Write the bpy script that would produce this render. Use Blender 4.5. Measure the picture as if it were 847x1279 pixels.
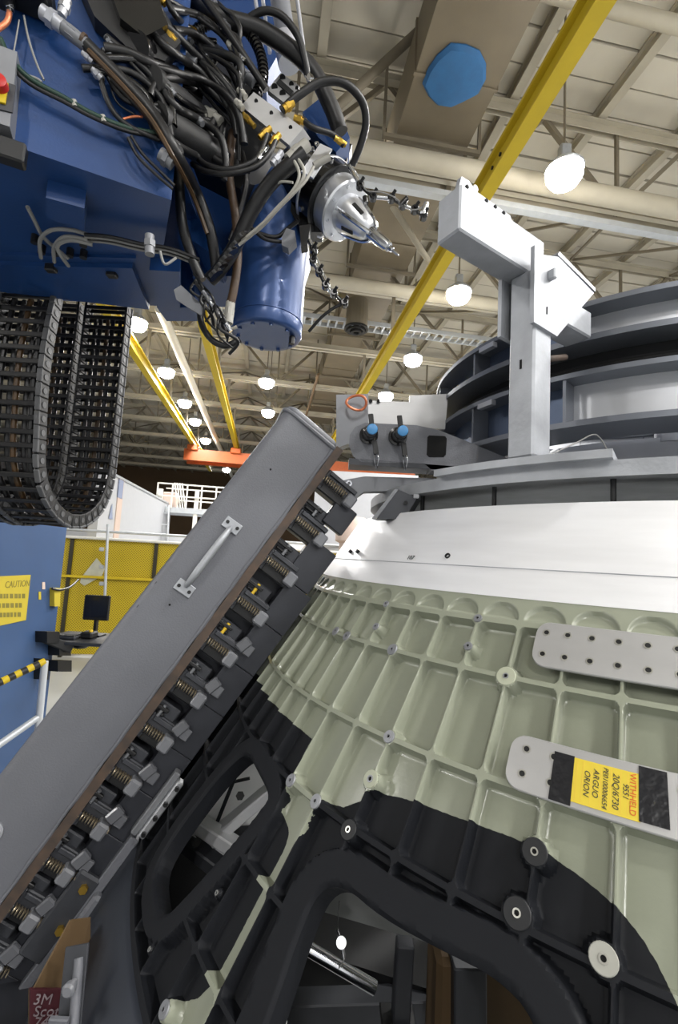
import bpy, bmesh, math, random
import numpy as np
from mathutils import Vector, Matrix

random.seed(7)
for o in list(bpy.data.objects):
    bpy.data.objects.remove(o, do_unlink=True)
SC = bpy.context.scene
COL = SC.collection

# ------------------------------------------------------------------ camera
EYE = 2.3                                   # lens height above the floor
FPX = 584.0                                 # focal length in pixels of the 847x1279 frame
PIT, ROL = math.radians(5.69), math.radians(3.17)
cam = bpy.data.cameras.new('camera')
cam.sensor_fit = 'VERTICAL'
cam.sensor_height = 36.0
cam.lens = FPX / 1279.0 * 36.0
cam.clip_start = 0.02
cam.clip_end = 300
camo = bpy.data.objects.new('camera', cam)
COL.objects.link(camo)
camo.matrix_world = (Matrix.Translation((0, 0, EYE)) @ Matrix.Rotation(math.pi/2 + PIT, 4, 'X')
                     @ Matrix.Rotation(ROL, 4, 'Z'))
SC.camera = camo

# ------------------------------------------------------------------ light and exposure
world = bpy.data.worlds.new('hall_world')
SC.world = world
world.use_nodes = True
world.node_tree.nodes['Background'].inputs[0].default_value = (1.0, 0.97, 0.92, 1)
world.node_tree.nodes['Background'].inputs[1].default_value = 0.3
SC.view_settings.view_transform = 'Standard'
SC.view_settings.look = 'None'
SC.view_settings.gamma = 1.0
SC.view_settings.use_curve_mapping = False
SC.view_settings.exposure = 0.0
LAMP_W = 250.0                              # watts of one high-bay lamp

# ------------------------------------------------------------------ frames of reference
def ray(x, y):
    x -= 423.5; y -= 639.5
    c, s = math.cos(ROL), math.sin(ROL)
    xx = c*x + s*y; yy = -s*x + c*y
    cp, sp = math.cos(PIT), math.sin(PIT)
    u = -yy/FPX
    return Vector((xx/FPX, cp - sp*u, sp + cp*u))
def at(x, y, Y):                            # the point seen at a pixel, Y metres ahead
    r = ray(x, y); r = r*(Y/r.y)
    return Vector((r.x, r.y, r.z + EYE))
def atz(x, y, z):                           # the same, at a height above the floor
    r = ray(x, y); r = r*((z-EYE)/r.z)
    return Vector((r.x, r.y, z))
YAW = math.radians(8.6)                     # the hall runs a little left of the camera's heading
def B(p, q, z):                             # hall coordinates: p right, q along the hall
    c, s = math.cos(YAW), math.sin(YAW)
    return Vector((p*c - q*s, p*s + q*c, z))
def Binv(v):
    c, s = math.cos(YAW), math.sin(YAW)
    return (v.x*c + v.y*s, -v.x*s + v.y*c, v.z)
BP, BQ, BZ = B(1, 0, 0), B(0, 1, 0), Vector((0, 0, 1))

# ------------------------------------------------------------------ materials
def srgb(*c):
    return tuple((v/12.92 if v <= 0.04045 else ((v+0.055)/1.055)**2.4) for v in [k/255 for k in c])
MATS = {}
def mat(name, col, rough=0.5, metal=0.0, var=0.12, scale=8.0, bump=0.0, bscale=60.0, coat=0.0,
        emit=None, estr=0.0, stretch=None, alpha=1.0, trans=0.0, rvar=0.12, col2=None):
    m = bpy.data.materials.new(name); MATS[name] = m
    m.use_nodes = True
    nt = m.node_tree; N = nt.nodes; L = nt.links
    b = N['Principled BSDF']
    c = srgb(*col)
    tc = N.new('ShaderNodeTexCoord'); mp = N.new('ShaderNodeMapping')
    L.new(tc.outputs['Object'], mp.inputs[0])
    if stretch: mp.inputs['Scale'].default_value = stretch
    no = N.new('ShaderNodeTexNoise'); no.inputs['Scale'].default_value = scale
    no.inputs['Detail'].default_value = 5.0
    L.new(mp.outputs[0], no.inputs['Vector'])
    rp = N.new('ShaderNodeValToRGB')
    rp.color_ramp.elements[0].position = 0.3; rp.color_ramp.elements[1].position = 0.7
    lo = srgb(*col2) if col2 else tuple(v*(1-var) for v in c)
    hi = c if col2 else tuple(min(1, v*(1+var)) for v in c)
    rp.color_ramp.elements[0].color = lo + (1,); rp.color_ramp.elements[1].color = hi + (1,)
    L.new(no.outputs['Fac'], rp.inputs[0]); L.new(rp.outputs[0], b.inputs['Base Color'])
    mr = N.new('ShaderNodeMapRange')
    mr.inputs[3].default_value = max(0.03, rough-rvar*rough); mr.inputs[4].default_value = min(1, rough+rvar*rough)
    L.new(no.outputs['Fac'], mr.inputs[0]); L.new(mr.outputs[0], b.inputs['Roughness'])
    b.inputs['Metallic'].default_value = metal
    b.inputs['Coat Weight'].default_value = coat
    b.inputs['Coat Roughness'].default_value = 0.12
    if trans: b.inputs['Transmission Weight'].default_value = trans
    if alpha < 1: b.inputs['Alpha'].default_value = alpha
    if emit:
        b.inputs['Emission Color'].default_value = srgb(*emit) + (1,)
        b.inputs['Emission Strength'].default_value = estr
    if bump:
        n2 = N.new('ShaderNodeTexNoise'); n2.inputs['Scale'].default_value = bscale
        L.new(mp.outputs[0], n2.inputs['Vector'])
        bp = N.new('ShaderNodeBump'); bp.inputs['Strength'].default_value = bump
        bp.inputs['Distance'].default_value = 0.01
        L.new(n2.outputs['Fac'], bp.inputs['Height']); L.new(bp.outputs[0], b.inputs['Normal'])
    return m

mat('blue', (17, 56, 108), 0.42, var=0.1, scale=5, coat=0.08, bump=0.05, bscale=140)
mat('blue_pale', (50, 75, 112), 0.5, var=0.06, scale=3)
mat('grey_paint', (99, 101, 107), 0.5, var=0.05, scale=6, bump=0.12, bscale=220)
mat('grey_dark', (56, 58, 63), 0.5, metal=0.2, var=0.12, scale=20)
mat('grey_slab', (46, 48, 54), 0.45, metal=0.2, var=0.16, scale=14)
mat('alu', (240, 241, 244), 0.44, metal=0.35, var=0.05, scale=4, stretch=(1, 1, 9))
mat('alu_bright', (214, 216, 220), 0.3, metal=0.8, var=0.04, scale=9)
mat('alu_dull', (176, 178, 184), 0.46, metal=0.6, var=0.1, scale=9)
mat('alu_cast', (168, 171, 176), 0.5, metal=0.5, var=0.2, scale=9, bump=0.08, bscale=70)
mat('steel_strap', (180, 180, 180), 0.4, metal=0.5, var=0.04, scale=6, stretch=(1, 1, 5))
mat('ring_metal', (116, 120, 128), 0.45, metal=0.6, var=0.12, scale=5)
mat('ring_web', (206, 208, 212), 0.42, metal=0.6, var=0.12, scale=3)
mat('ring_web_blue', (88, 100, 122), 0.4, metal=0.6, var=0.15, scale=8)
mat('rust', (84, 68, 56), 0.7, var=0.25, scale=30, col2=(58, 50, 45))
mat('black', (13, 14, 16), 0.5, var=0.15, scale=20)
mat('black_gloss', (10, 10, 12), 0.22, var=0.15, scale=12, coat=0.3)
mat('rubber', (15, 15, 17), 0.42, var=0.2, scale=30)
mat('hose_orange', (66, 46, 20), 0.5, var=0.25, scale=20)
mat('hose_brown', (70, 52, 36), 0.5, var=0.2, scale=20)
mat('cable_white', (152, 150, 142), 0.5, var=0.06)
mat('cable_grey', (128, 128, 126), 0.5, var=0.06)
mat('cable_green', (20, 52, 40), 0.45, var=0.1)
mat('chrome', (210, 212, 216), 0.16, metal=1.0, var=0.05)
mat('brass', (196, 160, 70), 0.3, metal=0.9, var=0.1)
mat('yellow_clip', (214, 178, 48), 0.5)
mat('spring', (168, 156, 134), 0.28, metal=0.85, var=0.1)
mat('pad', (112, 114, 119), 0.35, var=0.05, scale=10)
mat('pad_clear', (126, 128, 134), 0.2, var=0.05, trans=0.5)
mat('yellow_beam', (190, 164, 18), 0.6, var=0.06, scale=3)
mat('yellow_sign', (178, 160, 44), 0.55, var=0.05)
mat('yellow_tag', (214, 190, 54), 0.6, var=0.04, scale=5)
mat('tag_red', (208, 92, 34), 0.6)
mat('tag_line', (216, 182, 62), 0.6)
mat('ink', (52, 56, 52), 0.7)
mat('sign_ink', (112, 104, 40), 0.6)
mat('tape', (22, 23, 28), 0.32, var=0.15, scale=14, bump=0.2, bscale=70)
mat('red_box', (64, 16, 26), 0.6)
mat('white_ink', (130, 118, 122), 0.6)
mat('cardboard', (92, 72, 46), 0.8, var=0.1)
mat('red', (170, 30, 26), 0.4)
mat('orange', (168, 76, 14), 0.5, var=0.08)
mat('copper', (206, 122, 84), 0.35, metal=0.4)
mat('blue_cap', (70, 136, 190), 0.35)
mat('chain', (11, 11, 13), 0.5, var=0.15)
mat('chain_rim', (74, 75, 77), 0.5, var=0.12, scale=30)
mat('roof', (192, 186, 171), 0.85, var=0.06, scale=1.2)
mat('truss', (168, 161, 144), 0.6, var=0.08, scale=2)
mat('truss_dark', (112, 104, 88), 0.6, var=0.1, scale=2)
mat('pipe_white', (208, 206, 198), 0.5, var=0.05)
mat('duct', (112, 102, 84), 0.55, metal=0.2, var=0.1, scale=2)
mat('duct_blue', (40, 94, 142), 0.7, var=0.1, scale=6, bump=0.3, bscale=12)
mat('wall_far', (104, 84, 62), 0.85, var=0.1, scale=0.6)
mat('wall_white', (176, 178, 182), 0.6, var=0.03)
mat('wall_blue', (130, 140, 165), 0.6, var=0.04)
mat('wall_tan', (196, 176, 164), 0.6, var=0.04)
mat('floor', (160, 162, 162), 0.3, var=0.06, scale=1.5)
mat('fence_post', (44, 40, 24), 0.5)
mat('gal', (186, 190, 194), 0.4, metal=0.4, var=0.06)
mat('lamp_lens', (255, 255, 250), 0.4, emit=(255, 250, 240), estr=60.0, var=0)
mat('lamp_body', (160, 164, 170), 0.4, metal=0.4)
mat('screen', (22, 23, 28), 0.2, var=0.05)
mat('stripe_black', (30, 30, 28), 0.5)
mat('hull_in', (120, 122, 122), 0.6, var=0.1, scale=4)
mat('insert', (196, 196, 190), 0.3, metal=0.8)
mat('boss_grey', (138, 140, 144), 0.4, metal=0.4)
mat('boss_pale', (166, 170, 150), 0.45)
mat('boss_white', (156, 156, 148), 0.5)
mat('boss_dark', (18, 20, 24), 0.55)
mat('blue_spindle', (44, 72, 122), 0.32, metal=0.2, var=0.08, scale=5, coat=0.2)
mat('aft_metal', (54, 58, 66), 0.42, metal=0.5, var=0.15, scale=4)
mat('plate_grey', (122, 124, 128), 0.5, metal=0.4, var=0.08, scale=10)
mat('desk', (48, 49, 52), 0.35)
mat('silver_patch', (178, 178, 160), 0.4, var=0.12, scale=6)
mat('hole', (8, 8, 9), 0.9)
mat('white_sheet', (240, 240, 240), 0.6, var=0.02)
mat('pale_bracket', (224, 225, 228), 0.4, metal=0.2, var=0.06)

def fence_material():
    m = bpy.data.materials.new('fence_mesh'); m.use_nodes = True; MATS['fence_mesh'] = m
    nt = m.node_tree; N = nt.nodes; L = nt.links; b = N['Principled BSDF']
    tc = N.new('ShaderNodeTexCoord')
    fac = None
    for ang in (45, -45):
        mp = N.new('ShaderNodeMapping'); mp.inputs['Rotation'].default_value = (0, math.radians(ang), 0)
        L.new(tc.outputs['Object'], mp.inputs[0])
        w = N.new('ShaderNodeTexWave'); w.inputs['Scale'].default_value = 8.5; w.inputs['Distortion'].default_value = 0
        L.new(mp.outputs[0], w.inputs['Vector'])
        if fac is None: fac = w
        else:
            mx = N.new('ShaderNodeMath'); mx.operation = 'MAXIMUM'
            L.new(fac.outputs['Fac'], mx.inputs[0]); L.new(w.outputs['Fac'], mx.inputs[1]); fac = mx
    rp = N.new('ShaderNodeValToRGB')
    rp.color_ramp.elements[0].position = 0.62; rp.color_ramp.elements[1].position = 0.9
    rp.color_ramp.elements[0].color = srgb(122, 104, 8) + (1,); rp.color_ramp.elements[1].color = srgb(196, 172, 22) + (1,)
    L.new(fac.outputs[0], rp.inputs[0]); L.new(rp.outputs[0], b.inputs['Base Color'])
    b.inputs['Roughness'].default_value = 0.5
fence_material()

def hull_material():
    """pale green primer; the black coating follows the masked outline stored on the mesh"""
    m = bpy.data.materials.new('hull_skin'); m.use_nodes = True; MATS['hull_skin'] = m
    nt = m.node_tree; N = nt.nodes; L = nt.links; b = N['Principled BSDF']
    at_ = N.new('ShaderNodeAttribute'); at_.attribute_name = 'coating'
    tc = N.new('ShaderNodeTexCoord')
    no = N.new('ShaderNodeTexNoise'); no.inputs['Scale'].default_value = 7; no.inputs['Detail'].default_value = 4
    L.new(tc.outputs['Object'], no.inputs['Vector'])
    ns = N.new('ShaderNodeTexNoise'); ns.inputs['Scale'].default_value = 120
    L.new(tc.outputs['Object'], ns.inputs['Vector'])
    ma = N.new('ShaderNodeMath'); ma.operation = 'MULTIPLY_ADD'
    L.new(ns.outputs['Fac'], ma.inputs[0]); ma.inputs[1].default_value = 0.0024
    L.new(at_.outputs['Fac'], ma.inputs[2])
    gt = N.new('ShaderNodeMath'); gt.operation = 'GREATER_THAN'; gt.inputs[1].default_value = 0.0012
    L.new(ma.outputs[0], gt.inputs[0])
    g = N.new('ShaderNodeValToRGB')
    g.color_ramp.elements[0].color = srgb(136, 141, 124) + (1,); g.color_ramp.elements[1].color = srgb(150, 154, 138) + (1,)
    L.new(no.outputs['Fac'], g.inputs[0])
    k = N.new('ShaderNodeValToRGB')
    k.color_ramp.elements[0].color = srgb(18, 20, 24) + (1,); k.color_ramp.elements[1].color = srgb(24, 26, 31) + (1,)
    L.new(no.outputs['Fac'], k.inputs[0])
    mx = N.new('ShaderNodeMix'); mx.data_type = 'RGBA'
    L.new(gt.outputs[0], mx.inputs['Factor']); L.new(g.outputs[0], mx.inputs['A']); L.new(k.outputs[0], mx.inputs['B'])
    L.new(mx.outputs['Result'], b.inputs['Base Color'])
    mr = N.new('ShaderNodeMapRange'); mr.inputs[3].default_value = 0.22; mr.inputs[4].default_value = 0.62
    L.new(gt.outputs[0], mr.inputs[0]); L.new(mr.outputs[0], b.inputs['Roughness'])
    ms = N.new('ShaderNodeMapRange'); ms.inputs[3].default_value = 0.5; ms.inputs[4].default_value = 0.2
    L.new(gt.outputs[0], ms.inputs[0]); L.new(ms.outputs[0], b.inputs['Specular IOR Level'])
    bp = N.new('ShaderNodeBump'); bp.inputs['Strength'].default_value = 0.04; bp.inputs['Distance'].default_value = 0.005
    L.new(ns.outputs['Fac'], bp.inputs['Height']); L.new(bp.outputs[0], b.inputs['Normal'])
hull_material()

# ------------------------------------------------------------------ object helpers
WORLD = {}
def link(o, parent=None, M=None):
    COL.objects.link(o)
    M = M or Matrix.Identity(4)
    if parent is not None:
        o.parent = parent
        o.matrix_parent_inverse = WORLD[parent.name].inverted()
    o.matrix_basis = M
    WORLD[o.name] = M.copy()
    return o
def tag(o, label=None, cat=None, group=None, kind=None):
    if label: o['label'] = label
    if cat: o['category'] = cat
    if group: o['group'] = group
    if kind: o['kind'] = kind
    return o
def thing(name, label, cat, loc=(0, 0, 0), group=None):
    o = bpy.data.objects.new(name, None); o.empty_display_size = 0.05
    link(o, None, Matrix.Translation(loc))
    return tag(o, label, cat, group)
def basis(d, up=Vector((0, 0, 1))):
    d = Vector(d).normalized()
    a = up.cross(d)
    if a.length < 1e-4: a = Vector((1, 0, 0)).cross(d)
    a.normalize()
    return a, d.cross(a).normalized(), d
class MB:
    def __init__(s): s.v = []; s.f = []
    def add(s, vs, fs):
        o = len(s.v); s.v += [tuple(v) for v in vs]; s.f += [tuple(i+o for i in f) for f in fs]; return s
    def obox(s, c, ax, ay, az, bev=0.0):            # oriented box from centre and three half-axis vectors
        c = Vector(c); ax = Vector(ax); ay = Vector(ay); az = Vector(az)
        if not bev:
            vs = [c+i*ax+j*ay+k*az for i in (-1, 1) for j in (-1, 1) for k in (-1, 1)]
            return s.add(vs, [(0, 1, 3, 2), (4, 6, 7, 5), (0, 4, 5, 1), (2, 3, 7, 6), (0, 2, 6, 4), (1, 5, 7, 3)])
        bx, by, bz = (1-bev/max(a.length, 1e-6) for a in (ax, ay, az))
        bx, by, bz = max(bx, .3), max(by, .3), max(bz, .3)
        vs = []; idx = {}
        for i in (-1, 1):
            for j in (-1, 1):
                for k in (-1, 1):
                    for n, (x, y, z) in enumerate(((1, by, bz), (bx, 1, bz), (bx, by, 1))):
                        idx[(i, j, k, n)] = len(vs); vs.append(c+i*x*ax+j*y*ay+k*z*az)
        fs = []
        for i in (-1, 1):
            q = [idx[(i, j, k, 0)] for j, k in ((-1, -1), (1, -1), (1, 1), (-1, 1))]; fs.append(q if i > 0 else q[::-1])
            q = [idx[(j, i, k, 1)] for j, k in ((-1, -1), (-1, 1), (1, 1), (1, -1))]; fs.append(q if i > 0 else q[::-1])
            q = [idx[(j, k, i, 2)] for j, k in ((-1, -1), (1, -1), (1, 1), (-1, 1))]; fs.append(q if i > 0 else q[::-1])
        for i in (-1, 1):
            for j in (-1, 1):
                fs.append([idx[(i, j, -1, 0)], idx[(i, j, 1, 0)], idx[(i, j, 1, 1)], idx[(i, j, -1, 1)]])
                fs.append([idx[(i, -1, j, 0)], idx[(i, 1, j, 0)], idx[(i, 1, j, 2)], idx[(i, -1, j, 2)]])
                fs.append([idx[(-1, i, j, 1)], idx[(1, i, j, 1)], idx[(1, i, j, 2)], idx[(-1, i, j, 2)]])
                for k in (-1, 1): fs.append([idx[(i, j, k, n)] for n in range(3)])
        return s.add(vs, fs)
    def box(s, c, size, bev=0.0):
        return s.obox(c, (size[0]/2, 0, 0), (0, size[1]/2, 0), (0, 0, size[2]/2), bev)
    def bar(s, p0, p1, w, h, up=Vector((0, 0, 1)), bev=0.0):   # rectangular bar between points
        p0 = Vector(p0); p1 = Vector(p1); a, b, d = basis(p1-p0, up)
        return s.obox((p0+p1)/2, a*w/2, b*h/2, (p1-p0)/2, bev)
    def cyl(s, p0, p1, r0, r1=None, n=16, cap=True):
        p0 = Vector(p0); p1 = Vector(p1); r1 = r0 if r1 is None else r1
        a, b, d = basis(p1-p0)
        vs = [p+(a*math.cos(2*math.pi*i/n)+b*math.sin(2*math.pi*i/n))*r for p, r in ((p0, r0), (p1, r1)) for i in range(n)]
        fs = [(i, (i+1) % n, n+(i+1) % n, n+i) for i in range(n)]
        if cap: fs += [tuple(range(n))[::-1], tuple(range(n, 2*n))]
        return s.add(vs, fs)
    def lathe(s, o, d, prof, n=32, up=Vector((0, 0, 1)), a0=0.0, a1=2*math.pi):  # profile (along, radius)
        o = Vector(o); a, b, d = basis(d, up); full = abs(a1-a0-2*math.pi) < 1e-6
        m = n if full else n+1
        vs = [o+d*t+(a*math.cos(a0+(a1-a0)*i/n)+b*math.sin(a0+(a1-a0)*i/n))*r for t, r in prof for i in range(m)]
        fs = []
        for k in range(len(prof)-1):
            for i in range(n):
                j = (i+1) % m
                fs.append((k*m+i, k*m+j, (k+1)*m+j, (k+1)*m+i))
        return s.add(vs, fs)
    def tube(s, pts, r, n=10, smooth=4, cap=True):
        P = [Vector(p) for p in pts]
        if smooth and len(P) > 2: P = spline(P, smooth)
        rr = r if callable(r) else (lambda t: r)
        vs = []; fs = []; prev = None; m = len(P)
        for i, p in enumerate(P):
            d = (P[min(i+1, m-1)]-P[max(i-1, 0)]).normalized()
            if prev is None: a, b, _ = basis(d)
            else:
                a = prev-d*prev.dot(d)
                if a.length < 1e-6: a, _, _ = basis(d)
                a.normalize(); b = d.cross(a)
            prev = a
            R = rr(i/(m-1))
            for k in range(n):
                t = 2*math.pi*k/n; vs.append(p+(a*math.cos(t)+b*math.sin(t))*R)
        for i in range(m-1):
            for k in range(n):
                j = (k+1) % n; fs.append((i*n+k, i*n+j, (i+1)*n+j, (i+1)*n+k))
        if cap: fs += [tuple(range(n))[::-1], tuple(range((m-1)*n, m*n))]
        return s.add(vs, fs)
    def prism(s, poly, ext):                         # planar polygon extruded by a vector
        P = [Vector(p) for p in poly]; e = Vector(ext); n = len(P)
        return s.add(P+[p+e for p in P], [tuple(range(n))[::-1], tuple(range(n, 2*n))]+[(i, (i+1) % n, n+(i+1) % n, n+i) for i in range(n)])
    def mesh(s, name, m, smooth=False):
        me = bpy.data.meshes.new(name); me.from_pydata(s.v, [], s.f)
        bm = bmesh.new(); bm.from_mesh(me); bmesh.ops.recalc_face_normals(bm, faces=bm.faces); bm.to_mesh(me); bm.free()
        me.materials.append(MATS[m])
        if smooth:
            me.polygons.foreach_set('use_smooth', [True]*len(me.polygons))
            if smooth != 'all': me.set_sharp_from_angle(angle=math.radians(38))
        me.update()
        return me
    def build(s, name, m, parent=None, smooth=False, label=None, M=None):
        o = bpy.data.objects.new(name, s.mesh(name, m, smooth))
        link(o, parent, M)
        if label: o['label'] = label
        return o
def spline(P, k):
    out = []; n = len(P)
    for i in range(n-1):
        p0 = P[max(i-1, 0)]; p1 = P[i]; p2 = P[i+1]; p3 = P[min(i+2, n-1)]
        for j in range(k):
            t = j/k
            out.append(0.5*((2*p1)+(p2-p0)*t+(2*p0-5*p1+4*p2-p3)*t*t+(3*p1-p0-3*p2+p3)*t**3))
    out.append(P[-1]); return out
def shared(name, me, parent, M, label=None):
    o = bpy.data.objects.new(name, me); link(o, parent, M)
    if label: o['label'] = label
    return o
def frameM(o, x, y, z):
    M = Matrix.Identity(4)
    for i, c in enumerate((x, y, z)):
        for k in range(3): M[k][i] = c[k]
    for k in range(3): M[k][3] = o[k]
    return M
def text(name, s, m, parent, o, right, up, size, depth=0.0006, italic=False, stretch=1.0, align='LEFT'):
    cu = bpy.data.curves.new('lettering', 'FONT'); cu.body = s; cu.size = size; cu.extrude = depth
    cu.align_x = align; cu.resolution_u = 3
    if italic: cu.shear = 0.25
    ob = bpy.data.objects.new('lettering_tmp', cu); COL.objects.link(ob)
    dg = bpy.context.evaluated_depsgraph_get(); dg.update()
    me = bpy.data.meshes.new_from_object(ob.evaluated_get(dg))
    bpy.data.objects.remove(ob); bpy.data.curves.remove(cu)
    me.materials.clear(); me.materials.append(MATS[m])
    r = Vector(right).normalized(); u = Vector(up); u = (u-r*u.dot(r)).normalized(); n = r.cross(u)
    return shared(name, me, parent, frameM(o, r*stretch, u, n))

# ================================================================== THE HALL
ROOFZ = 10.9; LAMPZ = 8.25; TRQ0, TRDQ = 7.25, 3.5
def bbox_obj(name, p, q, z, m, kind='structure', parent=None):     # axis-aligned in hall coordinates
    mb = MB()
    c = B((p[0]+p[1])/2, (q[0]+q[1])/2, (z[0]+z[1])/2)
    mb.obox(c, BP*(p[1]-p[0])/2, BQ*(q[1]-q[0])/2, BZ*(z[1]-z[0])/2)
    o = mb.build(name, m, parent)
    if kind and parent is None: o['kind'] = kind
    return o
floor = bbox_obj('floor', (-24, 24), (-14, 52), (-0.2, 0), 'floor')
bbox_obj('wall_back', (-24, 24), (52, 52.3), (0, 11.4), 'wall_far')
bbox_obj('wall_left', (-24.3, -24), (-14, 52), (0, 11.4), 'wall_white')
bbox_obj('wall_right', (24, 24.3), (-14, 52), (0, 11.4), 'wall_white')
bbox_obj('wall_front', (-24, 24), (-14.3, -14), (0, 11.4), 'wall_white')
ceiling = bbox_obj('ceiling', (-24.3, 24.3), (-14.3, 52.3), (ROOFZ+0.14, ROOFZ+0.4), 'truss_dark')
# roof boards, one by one where they can be told apart
mb = MB(); mb.box((0, 0, 0), (48, 0.525, 0.1)); me = mb.mesh('roof_board', 'roof')
q = -13.7
rest = MB()
while q < 52:
    if 3.0 < q < 34:
        shared('roof_board', me, ceiling, Matrix.Translation(B(0, q, ROOFZ+0.08+0.012*((int(q*7)) % 3))) @ Matrix.Rotation(YAW, 4, 'Z'))
    else:
        rest.obox(B(0, q, ROOFZ+0.08), BP*24, BQ*0.2625, BZ*0.05)
    q += 0.56
o = rest.build('roof_boards', 'roof', ceiling); o['kind'] = 'stuff'
# joists that run down the hall
mb = MB(); mb.box((0, 0, 0), (0.05, 66, 0.2)); mb.box((0, 0, -0.1), (0.16, 66, 0.03)); mb.box((0, 0, 0.1), (0.16, 66, 0.03))
mej = mb.mesh('roof_joist', 'truss')
p = -22.4
while p < 23:
    shared('roof_joist', mej, ceiling, Matrix.Translation(B(p, 19, ROOFZ-0.1)) @ Matrix.Rotation(YAW, 4, 'Z')); p += 1.75

# trusses
def truss(q, label, detail=True):
    t = thing('roof_truss', label, 'truss', B(0, q, LAMPZ), 'steel roof trusses')
    zb, zt = 8.95, ROOFZ-0.32
    m = MB()
    for dq in (-0.055, 0.055):
        m.obox(B(0, q+dq, zb), BP*23.9, BQ*0.008, BZ*0.09); m.obox(B(0, q+dq*1.8, zb-0.085), BP*23.9, BQ*0.05, BZ*0.008)
    m.build('bottom_chord', 'truss', t)
    m = MB()
    for dq in (-0.055, 0.055):
        m.obox(B(0, q+dq, zt), BP*23.9, BQ*0.008, BZ*0.08); m.obox(B(0, q+dq*1.8, zt+0.07), BP*23.9, BQ*0.05, BZ*0.008)
    m.build('top_chord', 'truss', t)
    dia = MB(); dia.bar((0, 0, 0), (0, 0, 1), 0.09, 0.08); med = dia.mesh('diagonal', 'truss_dark')
    k = 0; p = -21.0
    rng = [x for x in np.arange(-21, 21.1, 3.0) if (abs(x) < 13 or q < 3)]
    for a in rng:
        for (pa, za, pb, zb2) in ((a, zb, a+1.5, zt), (a+1.5, zt, a+3.0, zb)):
            v0, v1 = B(pa, q, za), B(pb, q, zb2); d = v1-v0; x, y, z = basis(d, BQ)
            shared('diagonal', med, t, frameM(v0, x, y, d))
        v0, v1 = B(a, q, zb), B(a, q, zt); d = v1-v0
        shared('vertical', med, t, frameM(v0, BP*0.7, BQ*0.7, d))
    for a in rng:
        for (pa, pb) in ((a, a+1.5), (a+3.0, a+1.5)):
            v0, v1 = B(pa, q, zb), B(pb, q+TRDQ, zt); d = v1-v0; x, y, z = basis(d, BZ)
            shared('sway_brace', med, t, frameM(v0, x*.6, y*.6, d))
    return t
ORD = ['nearest', 'second nearest', 'third nearest', 'fourth', 'fifth', 'sixth', 'seventh', 'eighth', 'ninth', 'tenth', 'eleventh', 'twelfth']
for k in range(10):
    truss(TRQ0+TRDQ*k, 'beige steel roof truss, %s from the camera, spanning the hall under the boards' % ORD[k])
# pipes along the trusses and down the hall
def pipe(name, pts, r, m, label, cat, group=None, n=14):
    o = MB().tube(pts, r, n, smooth=0).build(name, m, None, True); return tag(o, label, cat, group)
pipe('sprinkler_pipe', [B(-15, 6.75, 8.78), B(15, 6.75, 8.78)], 0.16, 'truss', 'thick beige pipe crossing the hall behind the blue covered outlet', 'pipe')
pipe('sprinkler_pipe', [B(-15, 10.3, 8.74), B(15, 10.3, 8.74)], 0.15, 'truss', 'thick beige pipe crossing the hall just behind the silver tool tip', 'pipe')
pipe('sprinkler_pipe', [B(-15, TRQ0-1.9, 10.36), B(15, TRQ0-1.9, 10.36)], 0.11, 'truss', 'beige pipe under the roof boards nearest above the camera', 'pipe')
pipe('conduit', [B(8.7, 2.0, 8.2), B(8.7, 51, 8.2)], 0.16, 'pipe_white', 'white pipe running down the hall at the right above the rings', 'pipe')
pipe('conduit', [B(-3.1, 12, 8.4), B(-3.1, 50, 8.4)], 0.13, 'pipe_white', 'white pipe running down the hall between two yellow rails', 'pipe')
pipe('conduit', [B(2.1, 3, 10.3), B(2.1, 51, 10.3)], 0.07, 'truss_dark', 'thin brown conduit beside the long duct', 'pipe')
pipe('conduit', [B(1.4, 16, 8.75), B(1.4, 30, 8.75)], 0.05, 'wall_far', 'thin dark red pipe in front of the middle row of lamps', 'pipe')
# cable trays across the hall: two rails and rungs
def tray(q, z, p0, p1, label):
    t = thing('cable_tray', label, 'cable tray', B(0, q, z), 'cable trays')
    for dq in (-0.2, 0.2):
        MB().obox(B((p0+p1)/2, q+dq, z), BP*(p1-p0)/2, BQ*0.012, BZ*0.06).build('side_rail', 'gal', t)
    m = MB(); m.box((0, 0, 0), (0.05, 0.4, 0.03)); me = m.mesh('rung', 'gal')
    p = p0
    while p < p1:
        shared('rung', me, t, Matrix.Translation(B(p, q, z-0.03)) @ Matrix.Rotation(YAW, 4, 'Z')); p += 0.22
tray(12.2, 8.75, -6, 12, 'galvanised ladder cable tray above the dark round vent')
bb = MB().obox(B(2, 7.05, 8.52), BP*13, BQ*0.07, BZ*0.05).build('wire_trough', 'gal'); tag(bb, 'grey closed wire trough under the thick pipe beside the nearest lamp', 'trough')

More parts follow.
